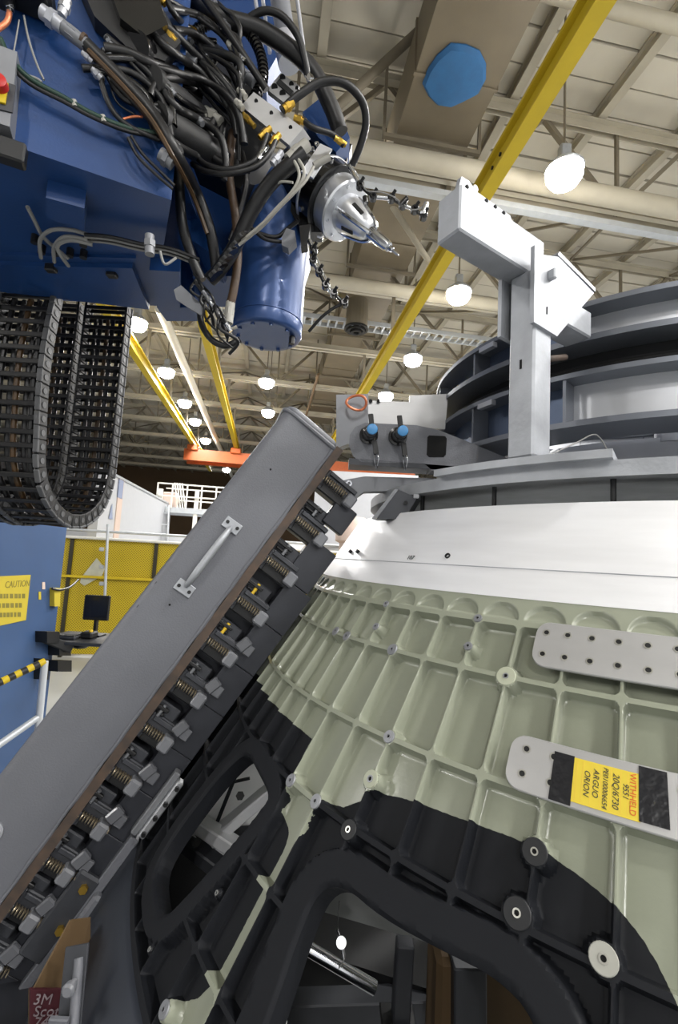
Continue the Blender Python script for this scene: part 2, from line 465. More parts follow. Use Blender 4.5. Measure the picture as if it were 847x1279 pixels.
# yellow runway beams
def runway(pix0, pix1, z, q0, q1, label, w=0.19, h=0.30):
    a = Binv(atz(*pix0, z)); b = Binv(atz(*pix1, z)); p = (a[0]+b[0])/2
    t = thing('crane_rail', label, 'crane rail', B(p, q0, z), 'yellow crane rails')
    L = (q1-q0)/2; qm = (q0+q1)/2
    MB().obox(B(p, qm, z+h/2), BP*0.02, BQ*L, BZ*(h/2-0.02)).build('web', 'yellow_beam', t)
    MB().obox(B(p, qm, z), BP*w/2, BQ*L, BZ*0.02).build('lower_flange', 'yellow_beam', t)
    MB().obox(B(p, qm, z+h), BP*w/2, BQ*L, BZ*0.02).build('upper_flange', 'yellow_beam', t)
    for k in range(4):
        c = B(p-0.04, q0+3.1+0.22*(k % 2), z+0.10+0.10*(k//2)); MB().cyl(c, c+BP*0.08, 0.025, n=8).build('bolt', 'black', t)
    for qq in np.arange(TRQ0, q1, TRDQ):
        if qq > q0: MB().bar(B(p, qq, z+h), B(p, qq, 8.9), 0.08, 0.08).build('hanger', 'truss_dark', t)
    return p
pA = runway((756, 0), (462, 480), 2.3+5.2, 2.2, 30, 'wide yellow crane rail rising to the top edge right of the blue outlet')
pB = runway((158, 440), (262, 582), 2.3+5.2, 7.0, 31, 'yellow crane rail leaving the cable chain at the left')
pC = runway((244, 400), (293, 540), 2.3+5.2, 7.0, 31, 'yellow crane rail below the blue spindle housing')

# orange bridge crane hung below the rails
cq = 24.1
t = thing('bridge_crane', 'orange bridge crane spanning the hall far behind the clamp beam', 'crane', B(0, cq, 6.4))
for dq in (-0.5, 0.5):
    MB().obox(B((pB+7.5)/2-.2, cq+dq, 7.0), BP*((7.5-pB)/2+.2), BQ*0.1, BZ*0.28).build('girder', 'orange', t)
for p in (pA, pB, pC):
    MB().obox(B(p, cq, 7.345), BP*0.25, BQ*0.75, BZ*0.14, 0.03).build('end_truck', 'orange', t)
MB().obox(B(1.9, cq, 6.62), BP*0.5, BQ*0.35, BZ*0.22, 0.05).build('hoist', 'orange', t)

# long rectangular duct with a round outlet wrapped in blue sheeting
a = Binv(at(568, 97, 6.1)); pd = a[0]; qd = a[1]
t = thing('air_duct', 'brown rectangular air duct running down the hall above the blue outlet', 'duct', B(pd, qd, 9.6))
L0, L1 = -2.0, 24.0
MB().obox(B(pd+0.05, (L0+L1)/2, 9.75), BP*0.62, BQ*(L1-L0)/2, BZ*0.42).build('duct_run', 'duct', t)
for qq in np.arange(0.5, 24, 1.8):
    MB().obox(B(pd+0.05, qq, 9.75), BP*0.645, BQ*0.025, BZ*0.445).build('flange', 'duct', t)
for qq in np.arange(3.4, 24, 3.5):
    MB().bar(B(pd-0.8, qq, 9.26), B(pd+0.9, qq, 9.26), 0.07, 0.07).build('trapeze_bar', 'truss_dark', t)
    for s in (-0.78, 0.88): MB().bar(B(pd+s, qq, 9.26), B(pd+s, qq, ROOFZ-0.2), 0.05, 0.05).build('hanger', 'truss_dark', t)
oc = at(568, 97, 6.1); z1 = 9.33
m = MB(); nn = 13
rs = [0.44*(1+0.05*math.sin(2.3*i)+0.03*math.cos(5*i)) for i in range(nn)]
vs = []
for (dz, k) in ((z1-oc.z, 0.8), (0.10, 0.97), (0.0, 1.0), (-0.05, 0.9), (-0.07, 0.5)):
    for i in range(nn):
        th = 2*math.pi*i/nn; vs.append(oc+Vector((math.cos(th)*rs[i]*k, math.sin(th)*rs[i]*k, dz)))
vs.append(oc+Vector((0, 0, -0.075)))
fs = [(k*nn+i, k*nn+(i+1) % nn, (k+1)*nn+(i+1) % nn, (k+1)*nn+i) for k in range(4) for i in range(nn)]
fs += [(4*nn+i, 4*nn+(i+1) % nn, 5*nn) for i in range(nn)]
m.add(vs, fs)
o = m.build('outlet_cover', 'duct_blue', None, True)
tag(o, 'crumpled blue sheet tied over the round duct outlet', 'cover')
vc = at(445, 412, 12.2)
t = thing('ceiling_vent', 'dark round louvred vent below the ladder cable tray', 'vent', vc)
for k in range(3): MB().lathe(vc+Vector((0, 0, -0.05*k)), (0, 0, 1), [(0, 0.33-0.09*k), (0, 0.27-0.09*k), (0.05, 0.25-0.09*k), (0.05, 0.33-0.09*k), (0, 0.33-0.09*k)], 24).build('louvre_ring', 'black', t)
MB().lathe(vc, (0, 0, 1), [(0.02, 0.3), (1.2, 0.3)], 20).build('neck', 'truss_dark', t)

# high-bay lamps
lens_me = MB().lathe((0, 0, 0), (0, 0, 1), [(-0.24, 0.0), (-0.24, 0.11), (-0.2, 0.2), (-0.1, 0.26), (0.0, 0.265)], 20).mesh('lens', 'lamp_lens', True)
hood_me = MB().lathe((0, 0, 0), (0, 0, 1), [(-0.005, 0.27), (0.02, 0.28), (0.07, 0.24), (0.16, 0.14), (0.2, 0.09), (0.2, 0.0)], 20).mesh('reflector', 'lamp_body', True)
box_me = MB().box((0, 0, 0.3), (0.16, 0.14, 0.2), 0.02).mesh('ballast', 'lamp_body')
def lamp(w, label, wide=1.0):
    t = thing('high_bay_lamp', label, 'lamp', w, 'round high-bay lamps')
    M = Matrix.Translation(w)
    shared('lens', lens_me, t, M); shared('reflector', hood_me, t, M); shared('ballast', box_me, t, M)
    MB().cyl(w+Vector((0, 0, 0.4)), Vector((w.x, w.y, ROOFZ+0.04)), 0.018, n=6).build('hanger_rod', 'truss_dark', t)
    ld = bpy.data.lights.new('lamp_light', 'AREA'); ld.energy = LAMP_W; ld.color = (1.0, 0.985, 0.975); ld.shape = 'DISK'; ld.size = 0.4
    lo = bpy.data.objects.new('lamp_light', ld)
    link(lo, t, Matrix.Translation(w-Vector((0, 0, 0.26))))
    ld = bpy.data.lights.new('lamp_glow', 'POINT'); ld.energy = LAMP_W*0.15; ld.color = (1.0, 0.985, 0.975); ld.shadow_soft_size = 0.1
    link(bpy.data.objects.new('lamp_glow', ld), t, Matrix.Translation(w-Vector((0, 0, 0.36))))
def lampgrid(px, py): return atz(px, py, LAMPZ)
for px, py, lb in ((705, 213, 'brightest round lamp, upper right beside the wide yellow rail'),
                   (573, 365, 'round lamp directly under the galvanised arm end'),
                   (516, 447, 'round lamp left of the stacked rings, right of the wide yellow rail'),
                   (482, 493, 'small round lamp low at the foot of the wide yellow rail'),
                   (171, 402, 'bright round lamp just right of the cable chain top'),
                   (208, 463, 'round lamp between the two left yellow rails'),
                   (231, 502, 'second lamp down between the two left yellow rails'),
                   (244, 525, 'third lamp down between the two left yellow rails'),
                   (257, 549, 'lowest lamp visible just above the orange crane'),
                   (333, 476, 'upper round lamp below the blue spindle housing'),
                   (335, 514, 'lower of the two round lamps below the blue spindle housing'),
                   (283, 586, 'lamp seen just under the orange crane')):
    lamp(lampgrid(px, py), lb)
# the rest of the grid, overhead and behind the camera
for p in (-11.8, 4.4, 9.8, 15.5):
    for q in ((-4.0, -0.5, 3.0) if p < 0 or p > 12 else (-11.0, -7.5, -4.0, -0.5, 3.0)):
        lamp(B(p, q, LAMPZ), 'round high-bay lamp of the rows above and behind the camera, outside the picture')
for q in (-11.0, -7.5): lamp(B(-2.0, q, LAMPZ), 'round high-bay lamp of the rows above and behind the camera, outside the picture')
for p in (9.8, 15.5, -17.5):
    for q in (5.6, 13.0, 20.0):
        lamp(B(p, q, LAMPZ), 'round high-bay lamp far to the side of the hall, outside the picture')
# wall-pack flood lamp beside the tool head
fc = at(452, 208, 8.2)
t = thing('flood_lamp', 'boxy grey flood lamp glowing just right of the black tool head', 'lamp', fc)
MB().box(fc, (0.5, 0.3, 0.42), 0.03).build('housing', 'lamp_body', t)
MB().box(fc+Vector((0.08, -0.16, -0.02)), (0.14, 0.02, 0.32)).build('lens', 'lamp_lens', t)
MB().cyl(fc+Vector((0, 0, 0.2)), fc+Vector((0, 0, 1.4)), 0.02, n=6).build('hanger_rod', 'truss_dark', t)
# loose braces seen under the roof
pipe('brace_tube', [at(380, 172, 6.3), at(524, 38, 6.5)], 0.07, 'truss_dark', 'grey diagonal brace tube left of the brown duct', 'brace')
pipe('brace_tube', [at(462, 215, 8.6), at(548, 345, 8.9)], 0.06, 'truss', 'thin beige brace falling from the flood lamp toward the yellow rail', 'brace')

# ================================================================== THE CAPSULE
R0 = 1.2; AXX, AXY = 1.1575, 1.7788; ZT = EYE-0.052; TA = 0.685
T0, DT = -2.2991, 0.06546                       # azimuth of column 0 and width of a column
CA, SA = math.cos(math.atan(TA)), math.sin(math.atan(TA)); SL = math.sqrt(1+TA*TA)
def S(u, h, w=0.0):                             # point on the cone: column u, drop h below the upper joint, w out of the surface
    th = T0+u*DT; r = R0+h*TA
    return Vector((AXX+(r+w*CA)*math.cos(th), AXY+(r+w*CA)*math.sin(th), ZT-h+w*SA))
def Sn(u):
    th = T0+u*DT
    n = Vector((math.cos(th)*CA, math.sin(th)*CA, SA)); t = Vector((-math.sin(th), math.cos(th), 0)); g = Vector((math.cos(th)*SA, math.sin(th)*SA, -CA))
    return n, t, g
ROWS = [0.0, 0.0475, 0.131, 0.263, 0.388, 0.512, 0.632, 0.737]
HB = ROWS[-1]
MX, MY = 0.092, SL                              # metric scale of (u, h)
def chaikin(P, k=2):
    for _ in range(k):
        Q = []
        for i in range(len(P)):
            a, b = P[i], P[(i+1) % len(P)]
            Q += [(a[0]*.75+b[0]*.25, a[1]*.75+b[1]*.25), (a[0]*.25+b[0]*.75, a[1]*.25+b[1]*.75)]
        P = Q
    return P
def polysd(P, X, Y):                            # signed distance to a polygon, negative inside (metres)
    P = np.array(P)*np.array([MX, MY]); d = np.full(X.shape, 1e9); ins = np.zeros(X.shape, bool)
    for i in range(len(P)):
        a = P[i]; b = P[(i+1) % len(P)]; e = b-a
        wx, wy = X-a[0], Y-a[1]
        t = np.clip((wx*e[0]+wy*e[1])/(e@e+1e-12), 0, 1)
        d = np.minimum(d, (wx-t*e[0])**2+(wy-t*e[1])**2)
        c = ((a[1] > Y) != (b[1] > Y)) & (X < (b[0]-a[0])*(Y-a[1])/((b[1]-a[1]) if abs(b[1]-a[1]) > 1e-12 else 1e-12)+a[0])
        ins ^= c
    d = np.sqrt(d); return np.where(ins, -d, d)
HOLE_R = chaikin([(-1.9, .68), (-2.0, .58), (-2.12, .52), (-2.12, .468), (-1.7, .446), (-0.9, .449), (0.2, .440), (0.75, .436), (1.25, .447), (1.6, .50), (1.75, .60), (1.7, .68)], 2)
HOLE_L = chaikin([(-6.1, .412), (-5.2, .418), (-4.42, .426), (-4.36, .445), (-5.15, .64), (-5.4, .668), (-5.9, .676), (-6.9, .672), (-7.05, .62), (-7.0, .56), (-6.85, .49), (-6.5, .43)], 2)
HOLES = [HOLE_R, HOLE_L]+[[(a+k, b) for a, b in HOLE_R] for k in (14, 28, 42, 56, 70)]
DARK_L = [(-4.01, .395), (-3.99, .352), (-4.06, .33), (-4.24, .32), (-5, .318), (-11, .318), (-11, .80), (-3.93, .80), (-3.93, .69), (-3.62, .667), (-3.47, .64), (-3.45, .60), (-3.45, .465), (-3.52, .45), (-3.62, .443), (-3.9, .437), (-3.95, .41)]
DARK_R = [(-2.97, .390), (-2.87, .380), (-2.56, .374), (-2.36, .362), (-2.03, .342), (-1.83, .332), (-1.41, .325), (-1.06, .321), (-.5, .318), (0, .315), (.5, .313), (.8, .313), (1.09, .3155), (1.28, .318), (1.57, .3235), (1.86, .332), (2.1, .342), (2.3, .355), (2.45, .369), (2.61, .391), (2.78, .43), (2.9, .5), (2.95, .6), (2.95, .8), (-2.98, .8), (-2.99, .64), (-3.05, .61), (-3.08, .5), (-3.06, .47), (-2.97, .43)]
BOSS = [  # column, drop, radius, material, insert size
    (0.0, .131, .0165, 'boss_pale', .3), (-1.0, .0475, .0085, 'boss_grey', .5), (-1.0, .097, .0085, 'boss_grey', .5), (-3.0, .131, .0125, 'boss_grey', .35),
    (-4.1, .0475, .008, 'boss_grey', .5), (-4.0, .097, .009, 'boss_grey', .45), (-5.7, .129, .012, 'boss_grey', .4), (-5.0, .131, .012, 'boss_grey', .4), (-2.0, .262, .0115, 'boss_grey', .4),
    (-2.0, .324, .015, 'boss_pale', .4), (-3.95, .388, .0125, 'boss_grey', .4), (-3.0, .388, .0125, 'boss_grey', .4), (-2.0, .392, .0155, 'boss_dark', .32),
    (1.0, .320, .0165, 'boss_dark', .3), (0.9, .379, .0175, 'boss_dark', .3), (1.9, .382, .0155, 'boss_white', .34), (-3.9, .701, .0125, 'boss_grey', .4),
    (-4.2, .57, .006, 'boss_dark', .7), (-5.1, .70, .006, 'boss_dark', .7)]
def sstep(x): x = np.clip(x, 0, 1); return x*x*(3-2*x)
DEPTH = 0.025
def hull_fields(U, H):
    r = R0+H*TA; cw = DT*r
    X = U*MX; Y = H*MY
    fu = U-np.floor(U)-0.5
    depth = np.zeros_like(U)
    for j in range(len(ROWS)-1):
        a, b = ROWS[j], ROWS[j+1]; sel = (H >= a) & (H <= b)
        dx = np.abs(fu)*cw
        if j == 0:                              # shallow scalloped pockets under the ring
            hx = cw/2-.0035; top = .012; rad = np.minimum(hx, .04)
            yy = (H-top)*SL
            ey = np.maximum(rad-yy, 0); ex = np.maximum(dx-(hx-rad), 0)
            sd = np.where(yy < rad, np.sqrt(ex**2+ey**2)-rad, dx-hx)
            sd = np.maximum(sd, (H-(b-.006))*SL)
            dd = 0.010*sstep(-sd/.006)*np.clip(1-(yy/(.036*SL))*0.75, 0.1, 1)
        else:
            hx = cw/2-.0021; hy = (b-a)*SL/2-.0042
            dy = np.abs(H-(a+b)/2)*SL; rad = .012
            qx = dx-(hx-rad); qy = dy-(hy-rad)
            sd = np.sqrt(np.maximum(qx, 0)**2+np.maximum(qy, 0)**2)+np.minimum(np.maximum(qx, qy), 0)-rad
            wall = np.clip(-sd/.0024, 0, 1)
            dd = DEPTH*(0.91*wall+0.09*np.sqrt(np.clip((-sd-.0024)/.006, 0, 1)))
        depth = np.where(sel, dd, depth)
    for (bu, bh, br, bm_, bi) in BOSS:
        d = np.sqrt(((U-bu)*cw)**2+((H-bh)*SL)**2)
        depth *= sstep((d-(br+.002))/.005)
    hr = polysd(HOLE_R, X, Y); hl = polysd(HOLE_L, X, Y)
    hole = np.minimum(hr, hl)
    for P_ in HOLES[2:]:
        hole = np.minimum(hole, polysd(P_, X, Y)) if U.max() > 9.01 else hole
    depth *= sstep((hr-.048)/.008)*sstep((hl-.040)/.008)
    depth += 0.006*sstep(1-(hole-0.0)/.006)*(hole < .006)
    # the last strip above the lower ring stays full height
    depth *= sstep((HB-.012-H)*SL/.004)
    dark = -np.minimum(polysd(DARK_L, X, Y), polysd(DARK_R, X, Y))
    return depth, hole, dark
def hull_grid(us, hs):
    U, H = np.meshgrid(us, hs)
    U = U.copy(); H = H.copy(); nh, nu = U.shape
    hole = hull_fields(U, H)[1]
    I = np.arange(nh*nu).reshape(nh, nu)
    Q = np.stack([I[:-1, :-1], I[1:, :-1], I[1:, 1:], I[:-1, 1:]], -1).reshape(-1, 4)
    hv = hole.reshape(-1)
    Q = Q[(hv[Q] > -.0012).all(1)]
    E = np.concatenate([Q[:, [0, 1]], Q[:, [1, 2]], Q[:, [2, 3]], Q[:, [3, 0]]])
    key = np.sort(E, 1); k1 = key[:, 0].astype(np.int64)*(nh*nu)+key[:, 1]
    uq, inv, cnt = np.unique(k1, return_inverse=True, return_counts=True)
    be = E[cnt[inv] == 1]
    be = be[(np.abs(hv[be]) < .02).all(1)]
    ids = np.unique(be)
    # pull the rim of each opening exactly onto its outline
    Uf, Hf = U.reshape(-1), H.reshape(-1); e = 5e-4
    for _ in range(3):
        if len(ids) == 0: break
        u_, h_ = Uf[ids], Hf[ids]
        f0 = hull_fields(u_, h_)[1]
        gx = (hull_fields(u_+e/MX, h_)[1]-hull_fields(u_-e/MX, h_)[1])/(2*e); gy = (hull_fields(u_, h_+e/MY)[1]-hull_fields(u_, h_-e/MY)[1])/(2*e)
        Uf[ids] -= f0*gx/MX; Hf[ids] -= f0*gy/MY
    U, H = Uf.reshape(nh, nu), np.clip(Hf.reshape(nh, nu), 0, HB)
    depth, hole, dark = hull_fields(U, H)
    th = T0+U*DT; r = R0+H*TA-depth*CA
    V = np.stack([AXX+r*np.cos(th), AXY+r*np.sin(th), ZT-H-depth*SA], -1).reshape(-1, 3)
    nrm = np.stack([np.cos(th)*CA, np.sin(th)*CA, np.full_like(th, SA)], -1).reshape(-1, 3)
    mp = {int(a): len(V)+i for i, a in enumerate(ids)}
    V2 = np.concatenate([V, V[ids]-nrm[ids]*0.034]) if len(ids) else V
    F = Q.tolist()+[[int(b), int(a), mp[int(a)], mp[int(b)]] for a, b in be]
    dk = np.concatenate([dark.reshape(-1), dark.reshape(-1)[ids]]) if len(ids) else dark.reshape(-1)
    return V2, F, dk
def dense(n, e=.10):                             # 0..1 samples crowded at both ends
    half = [0, .012, .026, .04, .055, .07, .088, .108, .13, .155, .185, .22, .26, .305, .355, .41, .465]
    s = half+[1-x for x in half[::-1]]
    return s[:-1]
us = [i+t for i in range(-17, 9) for t in dense(17)]+[9]
hs = []
for j in range(len(ROWS)-1):
    a, b = ROWS[j], ROWS[j+1]
    base = dense(17)
    if j >= 3: base = sorted(set(base+[.5, .33, .283, .435, .67, .717, .565, .24, .76]))
    if j == 0: base = [k/26 for k in range(26)]
    hs += [a+(b-a)*t for t in base]
hs.append(HB)
V1, F1, D1 = hull_grid(np.array(us), np.array(hs))
us2 = [9+i+t for i in range(0, 70) for t in (0, .04, .1, .16, .5, .84, .9, .96)]+[79]
hs2 = []
for j in range(len(ROWS)-1):
    a, b = ROWS[j], ROWS[j+1]; hs2 += [a+(b-a)*t for t in (0, .035, .09, .15, .5, .85, .91, .965)]
hs2.append(HB)
capsule = thing('spacecraft_capsule', 'conical spacecraft shell of pale green pocketed metal with black coated openings', 'capsule', (AXX, AXY, 0.75))
def hull_obj(name, V, F, D):
    me = bpy.data.meshes.new(name); me.from_pydata(V.tolist(), [], F)
    at_ = me.attributes.new('coating', 'FLOAT', 'POINT'); at_.data.foreach_set('value', np.ascontiguousarray(D, dtype=np.float32))
    me.materials.append(MATS['hull_skin']); me.polygons.foreach_set('use_smooth', [True]*len(me.polygons)); me.set_sharp_from_angle(angle=math.radians(40)); me.update()
    return shared(name, me, capsule, Matrix.Identity(4))
hull_obj('ribbed_panel', V1, F1, D1)
V2, F2, D2 = hull_grid(np.array(us2), np.array(hs2))
hull_obj('ribbed_panel', V2, F2, D2)
# bosses with threaded inserts
for (bu, bh, br, bm_, bi) in BOSS:
    n, t, g = Sn(bu); c = S(bu, bh)
    o = MB().lathe(c-n*.004, n, [(0, br), (.0055, br), (.0065, br*.94), (.0065, br*bi)], 24).build('boss', bm_, capsule, True)
    mm = 'insert' if bm_ in ('boss_dark', 'boss_white') else 'boss_grey'
    MB().lathe(c-n*.004, n, [(.0065, br*bi), (.0075, br*bi), (.0075, br*bi*.62), (-.004, br*bi*.58)], 18).build('insert', mm, o, True)
    MB().cyl(c-n*.006, c+n*.0012, br*bi*.6, n=14).build('bore', 'hole', o)
# bare metal rings above and below the pocketed cone
def cone_ring(name, rows, m, parent, n=192, label=None):
    mb = MB(); 
    for k, (r, z) in enumerate(rows): mb.v += [(AXX+r*math.cos(2*math.pi*i/n), AXY+r*math.sin(2*math.pi*i/n), z) for i in range(n)]
    kk = len(rows)
    for k in range(kk):
        k2 = (k+1) % kk
        for i in range(n): mb.f.append((k*n+i, k*n+(i+1) % n, k2*n+(i+1) % n, k2*n+i))
    return mb.build(name, m, parent, True, label)
RT, ZTOP = 1.08, EYE+0.14
cone_ring('forward_ring', [(R0+.004, ZT-.004), (R0+.004-.6*.05, ZT+.044), (RT+.001, ZTOP-.002), (RT-.002, ZTOP), (RT-.03, ZTOP), (R0-.03, ZT-.004)], 'alu', capsule, label='bright bare aluminium ring above the green panels')
# scribed seam: a fine groove strip
zs = ZT+.052; rs_ = R0+.004-.625*.056
cone_ring('seam_strip', [(rs_+.0012, zs-.0008), (rs_+.0012, zs+.0008), (rs_-.002, zs+.0008), (rs_-.002, zs-.0008)], 'alu_dull', capsule)
rb0 = R0+HB*TA; zb0 = ZT-HB
cone_ring('aft_ring', [(rb0-.004, zb0+.002), (rb0+.012, zb0-.004), (rb0+.012+.62*.30, zb0-.30), (rb0+.012+.62*.30-.03, zb0-.30), (rb0-.03, zb0+.002)], 'aft_metal', capsule, label='dull bare aluminium ring below the black coated frame')
# inner skin behind the pockets, with the same openings (kept open by the walls above)
mt = S(-3.7, .0)
# engraved mark and a small hole in the ring
def ring_pt(px, py):
    r = ray(px, py); o = Vector((0, 0, EYE))
    k = R0+.006; z0 = ZT; ta = .625
    best = None
    for i in range(200):
        tt = 0.6+i*0.006; P = o+r*tt
        d = math.hypot(P.x-AXX, P.y-AXY)-(k-(P.z-z0)*ta)
        if d < 0: return P
    return o+r*1.3
p = ring_pt(513, 699); th = math.atan2(p.y-AXY, p.x-AXX)
n_ = Vector((math.cos(th)*.85, math.sin(th)*.85, .53)); t_ = Vector((-math.sin(th), math.cos(th), 0)); u_ = n_.cross(t_)
text('engraving', '107', 'ink', capsule, p-t_*.014+n_*.0012, t_, u_, .016)
p = ring_pt(559, 694); th = math.atan2(p.y-AXY, p.x-AXX); n_ = Vector((math.cos(th)*.85, math.sin(th)*.85, .53))
MB().lathe(p-n_*.006, n_, [(0.004, .0035), (.0075, .0045), (.0075, .0065), (0, .0065)], 14).build('drilled_hole', 'black', capsule, True)
for k, (px, py) in enumerate(((424, 689), (433, 689))):
    p = ring_pt(px+14, py); th = math.atan2(p.y-AXY, p.x-AXX); n_ = Vector((math.cos(th)*.85, math.sin(th)*.85, .53))
    MB().cyl(p-n_*.004, p+n_*.006, .006, n=6).build('screw', 'black', capsule)

# straps bolted over the panel joints
def strap(name, u0, u1, h0, h1, bolts, label):
    t = thing(name, label, 'strap', S((u0+u1)/2, h1), 'bright straps on the green panels')
    cr = .022; th_ = .0065
    nu, out = 60, []
    cw = DT*(R0+h1*TA)
    # outline with rounded left and right ends, swept over the cone in strips
    mb = MB(); cols = []
    L = (u1-u0)*cw; Hh = (h1-h0)*SL
    xs = sorted(set([0, .001, .003, .006, .010, .015, .022]+list(np.linspace(.022, L-.022, nu))+[L-.022, L-.015, L-.010, L-.006, L-.003, L-.001, L]))
    for x in xs:
        e = min(x, L-x); ins = cr-math.sqrt(max(cr*cr-(cr-e)**2, 0)) if e < cr else 0
        cols.append((u0+x/cw, h0+ins/SL, h1-ins/SL))
    bev = .0012
    for (u, a, b) in cols:
        for (h, w) in ((a, .001), (a, th_-bev), (a+bev, th_), (b-bev, th_), (b, th_-bev), (b, .001)): mb.v.append(tuple(S(u, h, w)))
    for i in range(len(cols)-1):
        for k in range(6):
            k2 = (k+1) % 6; mb.f.append((i*6+k, i*6+k2, (i+1)*6+k2, (i+1)*6+k))
    mb.f += [tuple(range(6)), tuple(range((len(cols)-1)*6, len(cols)*6))]
    mb.build('plate', 'steel_strap', t, True)
    for (u, h) in bolts:
        n, tt, g = Sn(u); c = S(u, h, th_)
        o = MB().lathe(c, n, [(-.001, .0058), (.0008, .0058), (.0008, .0040), (-.003, .0036)], 16).build('bolt', 'insert', t, True)
        MB().cyl(c-n*.002, c+n*.0006, .0040, n=12).build('bolt_socket', 'black', o)
    return t
strap('joint_strap', .42, 5.2, .041, .109, [(u, h) for h in (.058, .091) for u in (.62, 1.03, 1.47, 1.93, 2.40, 2.86, 3.4, 3.95, 4.5, 4.95)],
      'upper bright metal strap with two rows of bolts just below the ring')
strap('joint_strap', .40, 5.2, .203, .267, [(u, h) for h in (.219, .248) for u in (.66, 1.09, 2.78, 3.2, 3.7, 4.2, 4.7, 5.0)],
      'lower bright metal strap carrying the yellow card and black tape')
# the yellow card and its tape
def patch(name, u0, u1, h0, h1, w0, w1, m, parent, wob=0.0, label=None):
    mb = MB(); n = 10
    for i in range(n+1):
        u = u0+(u1-u0)*i/n
        for (h, w) in ((h0, w0), (h0, w1), (h1, w1), (h1, w0)):
            k = wob*math.sin(17*i+9*h*100) if i in (0, n) else 0
            mb.v.append(tuple(S(u+k, h, w)))
    for i in range(n):
        for k in range(4): mb.f.append((i*4+k, i*4+(k+1) % 4, (i+1)*4+(k+1) % 4, (i+1)*4+k))
    mb.f += [(0, 1, 2, 3), tuple(range(n*4, n*4+4))]
    return mb.build(name, m, parent, False, label)
W = .0066
card = thing('hold_card', 'yellow WITHHELD card with handwriting taped to the lower strap', 'card', S(1.8, .26, W))
patch('card_sheet', 1.36, 2.27, .2135, .2605, W, W+.0007, 'yellow_tag', card)
def card_text(s, u, h, size, m, italic=False, st=1.0):
    n, t, g = Sn(u)
    return text('lettering', s, m, card, S(u, h, W+.0010), g, t, size, .0003, italic, st)
card_text('WITHHELD', 2.145, .2145, .0102, 'tag_red', st=.98)
for (s, u, h, z) in (('9551', 2.06, .2265, .0095), ('20Q/6730', 1.93, .219, .0105), ('PE0100006654', 1.80, .2155, .0085), ('ARGUO', 1.67, .220, .0100), ('ORION', 1.55, .2235, .0100)):
    card_text(s, u, h, z, 'ink', True)
for u in (1.44, 1.52, 1.64, 1.77, 1.90, 2.03, 2.12):
    patch('ruled_line', u-.004, u+.004, .2155, .2585, W+.0007, W+.00085, 'tag_line', card)
o = patch('tape_strip', 1.09, 1.39, .2125, .2655, W, W+.0013, 'tape', None, .012); tag(o, 'black tape on the left end of the yellow card', 'tape', 'black tape on the card')
o = patch('tape_strip', 2.245, 2.60, .205, .2595, W, W+.0013, 'tape', None, .012); tag(o, 'black tape on the right end of the yellow card, with a pale crease', 'tape', 'black tape on the card')

# ---- inside the capsule, seen through its openings
t = thing('equipment_stand', 'dark square-tube frame standing inside the capsule behind the right opening', 'frame', (AXX-.35, AXY-.6, 1.2))
def ip(px, py, Y): return at(px, py, Y)
MB().bar(ip(506, 1175, 1.05), ip(500, 1275, 1.05), .035, .035, bev=.003).build('upright', 'grey_dark', t)
MB().bar(ip(578, 1180, .98), ip(578, 1330, .98), .11, .06, bev=.003).build('upright', 'grey_dark', t)
MB().bar(ip(360, 1260, 1.12), ip(640, 1250, 1.12), .05, .05, bev=.003).build('rail', 'grey_dark', t)
MB().box(ip(497, 1273, 1.05), (.07, .06, .012), .002).build('foot_plate', 'black', t)
o = MB().obox(ip(460, 1225, 1.22), Vector((.32, -.1, 0)), Vector((.02, .06, 0)), Vector((0, 0, .075))).build('equipment_case', 'black'); tag(o, 'black case inside the capsule behind the steel tube', 'case')
o = MB().obox(ip(450, 1150, 1.45), Vector((.42, -.05, 0)), Vector((.0, .01, 0)), Vector((0, 0, .16))).build('panel_sheet', 'hull_in'); tag(o, 'pale grey sheet inside the capsule above the steel tube', 'panel')
t = thing('steel_tube', 'polished steel tube hanging across the right opening with a T-handle pin', 'tube', ip(430, 1210, .86))
MB().tube([ip(372, 1177, .86), ip(468, 1234, .86)], .0105, 16, 0).build('tube', 'chrome', t, True)
MB().tube([ip(418, 1216, .852), ip(430, 1198, .85), ip(428, 1178, .85)], .0012, 6).build('lanyard', 'cable_grey', t, True)
MB().cyl(ip(426, 1177, .85), ip(426.4, 1177.4, .84), .0085, n=18).build('pin_head', 'chrome', t, True)
MB().tube([ip(421, 1160, .848), ip(423, 1168, .848), ip(426, 1177, .845), ip(429, 1197, .848)], .0022, 8).build('pin_handle', 'chrome', t, True)
MB().tube([ip(424, 1125, .87), ip(422.5, 1145, .86), ip(422, 1162, .848)], .0008, 6).build('wire', 'black', t, True)
t = thing('mounting_bracket', 'pale bolted bracket inside the capsule behind the left opening', 'bracket', ip(260, 1050, 1.45))
MB().bar(ip(262, 1050, 1.4), ip(340, 985, 1.45), .05, .03, bev=.004).build('arm', 'pale_bracket', t)
MB().bar(ip(232, 1018, 1.4), ip(300, 1062, 1.38), .05, .035, bev=.004).build('crossbar', 'pale_bracket', t)
MB().bar(ip(222, 1044, 1.4), ip(282, 1090, 1.36), .05, .035, bev=.004).build('crossbar', 'grey_dark', t)
MB().bar(ip(225, 1030, 1.43), ip(290, 1075, 1.40), .05, .02, bev=.004).build('crossbar', 'pale_bracket', t)
for px, py in ((252, 1017), (245, 1052), (300, 994)): MB().cyl(ip(px, py, 1.37), ip(px, py, 1.35), .012, n=6).build('bolt', 'black', t)
MB().bar(ip(300, 955, 1.62), ip(270, 1030, 1.62), .012, .012).build('stay', 'grey_dark', t)
MB().bar(ip(312, 972, 1.66), ip(255, 985, 1.66), .008, .008).build('stay', 'grey_dark', t)
